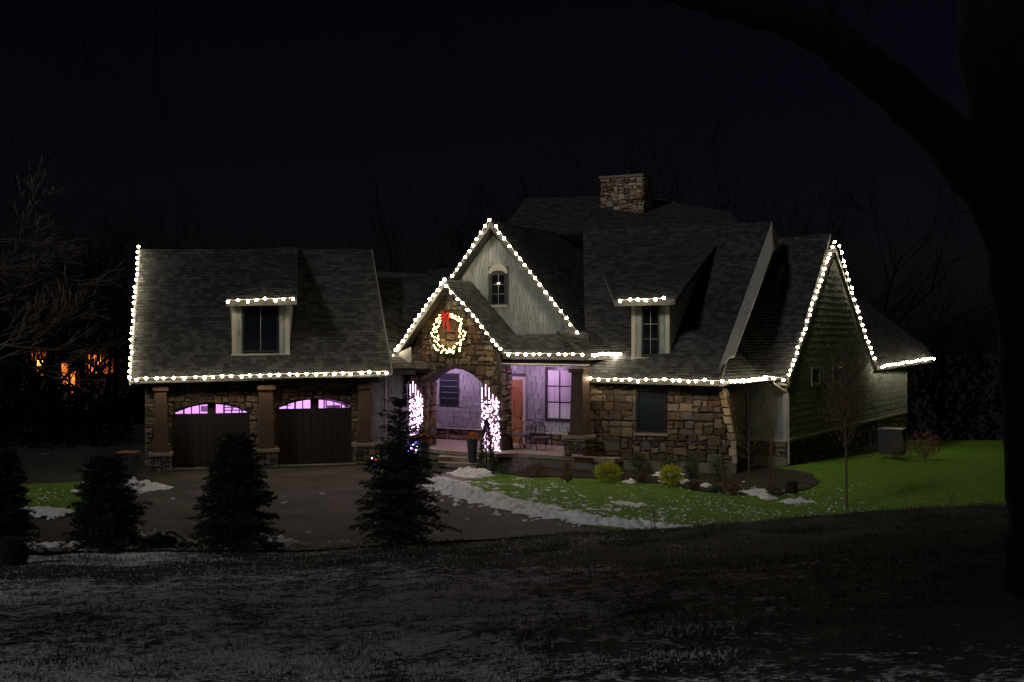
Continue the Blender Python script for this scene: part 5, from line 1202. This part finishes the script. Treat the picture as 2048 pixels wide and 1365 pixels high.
for (a_, b_) in ((346, 998), (645, 988), (568, 1006), (617, 1064), (732, 1078), (690, 1084), (655, 1085), (412, 990)):
    p = G(a_, b_, .02)
    for k in range(5): q = p + Vector((R_.uniform(-.07, .07), R_.uniform(-.1, .1), 0)); r = R_.uniform(.02, .05); m.add([q + Vector((r, 0, 0)), q + Vector((0, r, 0)), q + Vector((-r, 0, 0)), q + Vector((0, -r, 0)), q + Vector((0, 0, r * .7))], [(0, 1, 4), (1, 2, 4), (2, 3, 4), (3, 0, 4)])
tagp(m.build('snow_crumbs', SNOW, origin=(0, 35, 0)), 'scattered crumbs of snow on lawn and driveway', kind='stuff')

# ------------------------------------------------------------------ grass blades
def blades(name, label, mats, n, sampler, hmin, hmax, wd):
    m = MB(); R = random.Random(81)
    for i in range(n):
        q = sampler(R)
        if not q: continue
        x, y, k = q; z = hgt(x, y) - .02; h = R.uniform(hmin, hmax) * k; az = R.uniform(0, 3.14); w_ = wd * R.uniform(.6, 1.3); dx, dy = math.cos(az) * w_, math.sin(az) * w_; lx, ly = R.gauss(0, .4) * h, R.gauss(0, .4) * h
        m.add([(x - dx, y - dy, z), (x + dx, y + dy, z), (x + lx, y + ly, z + h)], [(0, 1, 2)], R.randrange(len(mats)))
    tagp(m.build(name, mats, origin=(0, 0, 0)), label, kind='stuff')
def s_lawn(R):
    px, py = R.uniform(900, 2080), R.uniform(885, 1068); p = G(px, py)
    if p.y > 66 or not in_lawn(p.x, p.y) or in_bed(p.x, p.y): return None
    return p.x, p.y, (.5 + .03 * (p.y - 20)) * .8
blades('grass', 'short green grass of the lawn', [BLADE, LAWN], 60000, s_lawn, .03, .075, .014)
def s_lawn2(R):
    px, py = R.uniform(-100, 285), R.uniform(965, 1038); p = G(px, py)
    return (p.x, p.y, 1) if in_lawn2(p.x, p.y) else None
blades('grass', 'short green grass left of the driveway', [BLADE, LAWN], 14000, s_lawn2, .04, .08, .014)
def s_front(R):
    px = R.uniform(-60, 2110); py = R.uniform(1000, 1400)
    y = max(4.5, 25 - (py - 1000) / 400 * 21) if R.random() < .55 else R.uniform(21, 26)
    x = (px - 1024) * y / F
    if mnoise.noise(Vector((x * 1.1, y * 1.1, 4))) + R.uniform(-.5, .35) < 0: return None
    return x, y, .5 + .7 * R.random() * (y / 25 + .25)
blades('rough_grass', 'dark rough grass tufts on the near slope', [BLADE2], 90000, s_front, .03, .11, .006)

def s_frost(R):
    px = R.uniform(-60, 1500); y = R.uniform(5.2, 25.5) if R.random() < .5 else R.uniform(5, 11); x = (px - 1024) * y / F
    if mnoise.noise(Vector((x * .9, y * 1.2, 30))) + R.uniform(-.35, .35) - max(0, x / y + .02) * 2.2 * (y > 8) < 0: return None
    return x, y, .5 + .6 * R.random()
blades('frosted_grass', 'frosted pale grass tips poking out of the thin snow', [mat('frosted_blade', (.60, .58, .60), .8)], 45000, s_frost, .015, .05, .006)

# leaf litter on the bed, walk side and driveway edge
LIT = [mat('leaf_litter_%d' % i, c, .9) for i, c in enumerate(((.20, .11, .05), (.12, .06, .03), (.28, .19, .09)))]
m = MB(); R_ = random.Random(99)
for i in range(2600):
    if i < 1700: px, py = R_.uniform(1000, 1640), R_.uniform(936, 992)
    else: px, py = R_.uniform(300, 1900), R_.uniform(945, 1060)
    p = G(px, py)
    if i < 1700 and not in_bed(p.x, p.y): continue
    p.z = hgt(p.x, p.y) + (.07 if i < 1700 else .04); d = Vector((R_.gauss(0, 1), R_.gauss(0, 1), R_.uniform(0, .5))).normalized() * R_.uniform(.02, .045); w_ = d.cross(Vector((0, 0, 1)) + rv3(R_) * .3).normalized() * .016
    m.add([p - d, p - w_, p + d, p + w_], [(0, 1, 2, 3)], R_.randrange(3))
tagp(m.build('leaf_litter', LIT, origin=(0, 40, 0)), 'fallen brown leaves scattered over bed, lawn and driveway', kind='stuff')
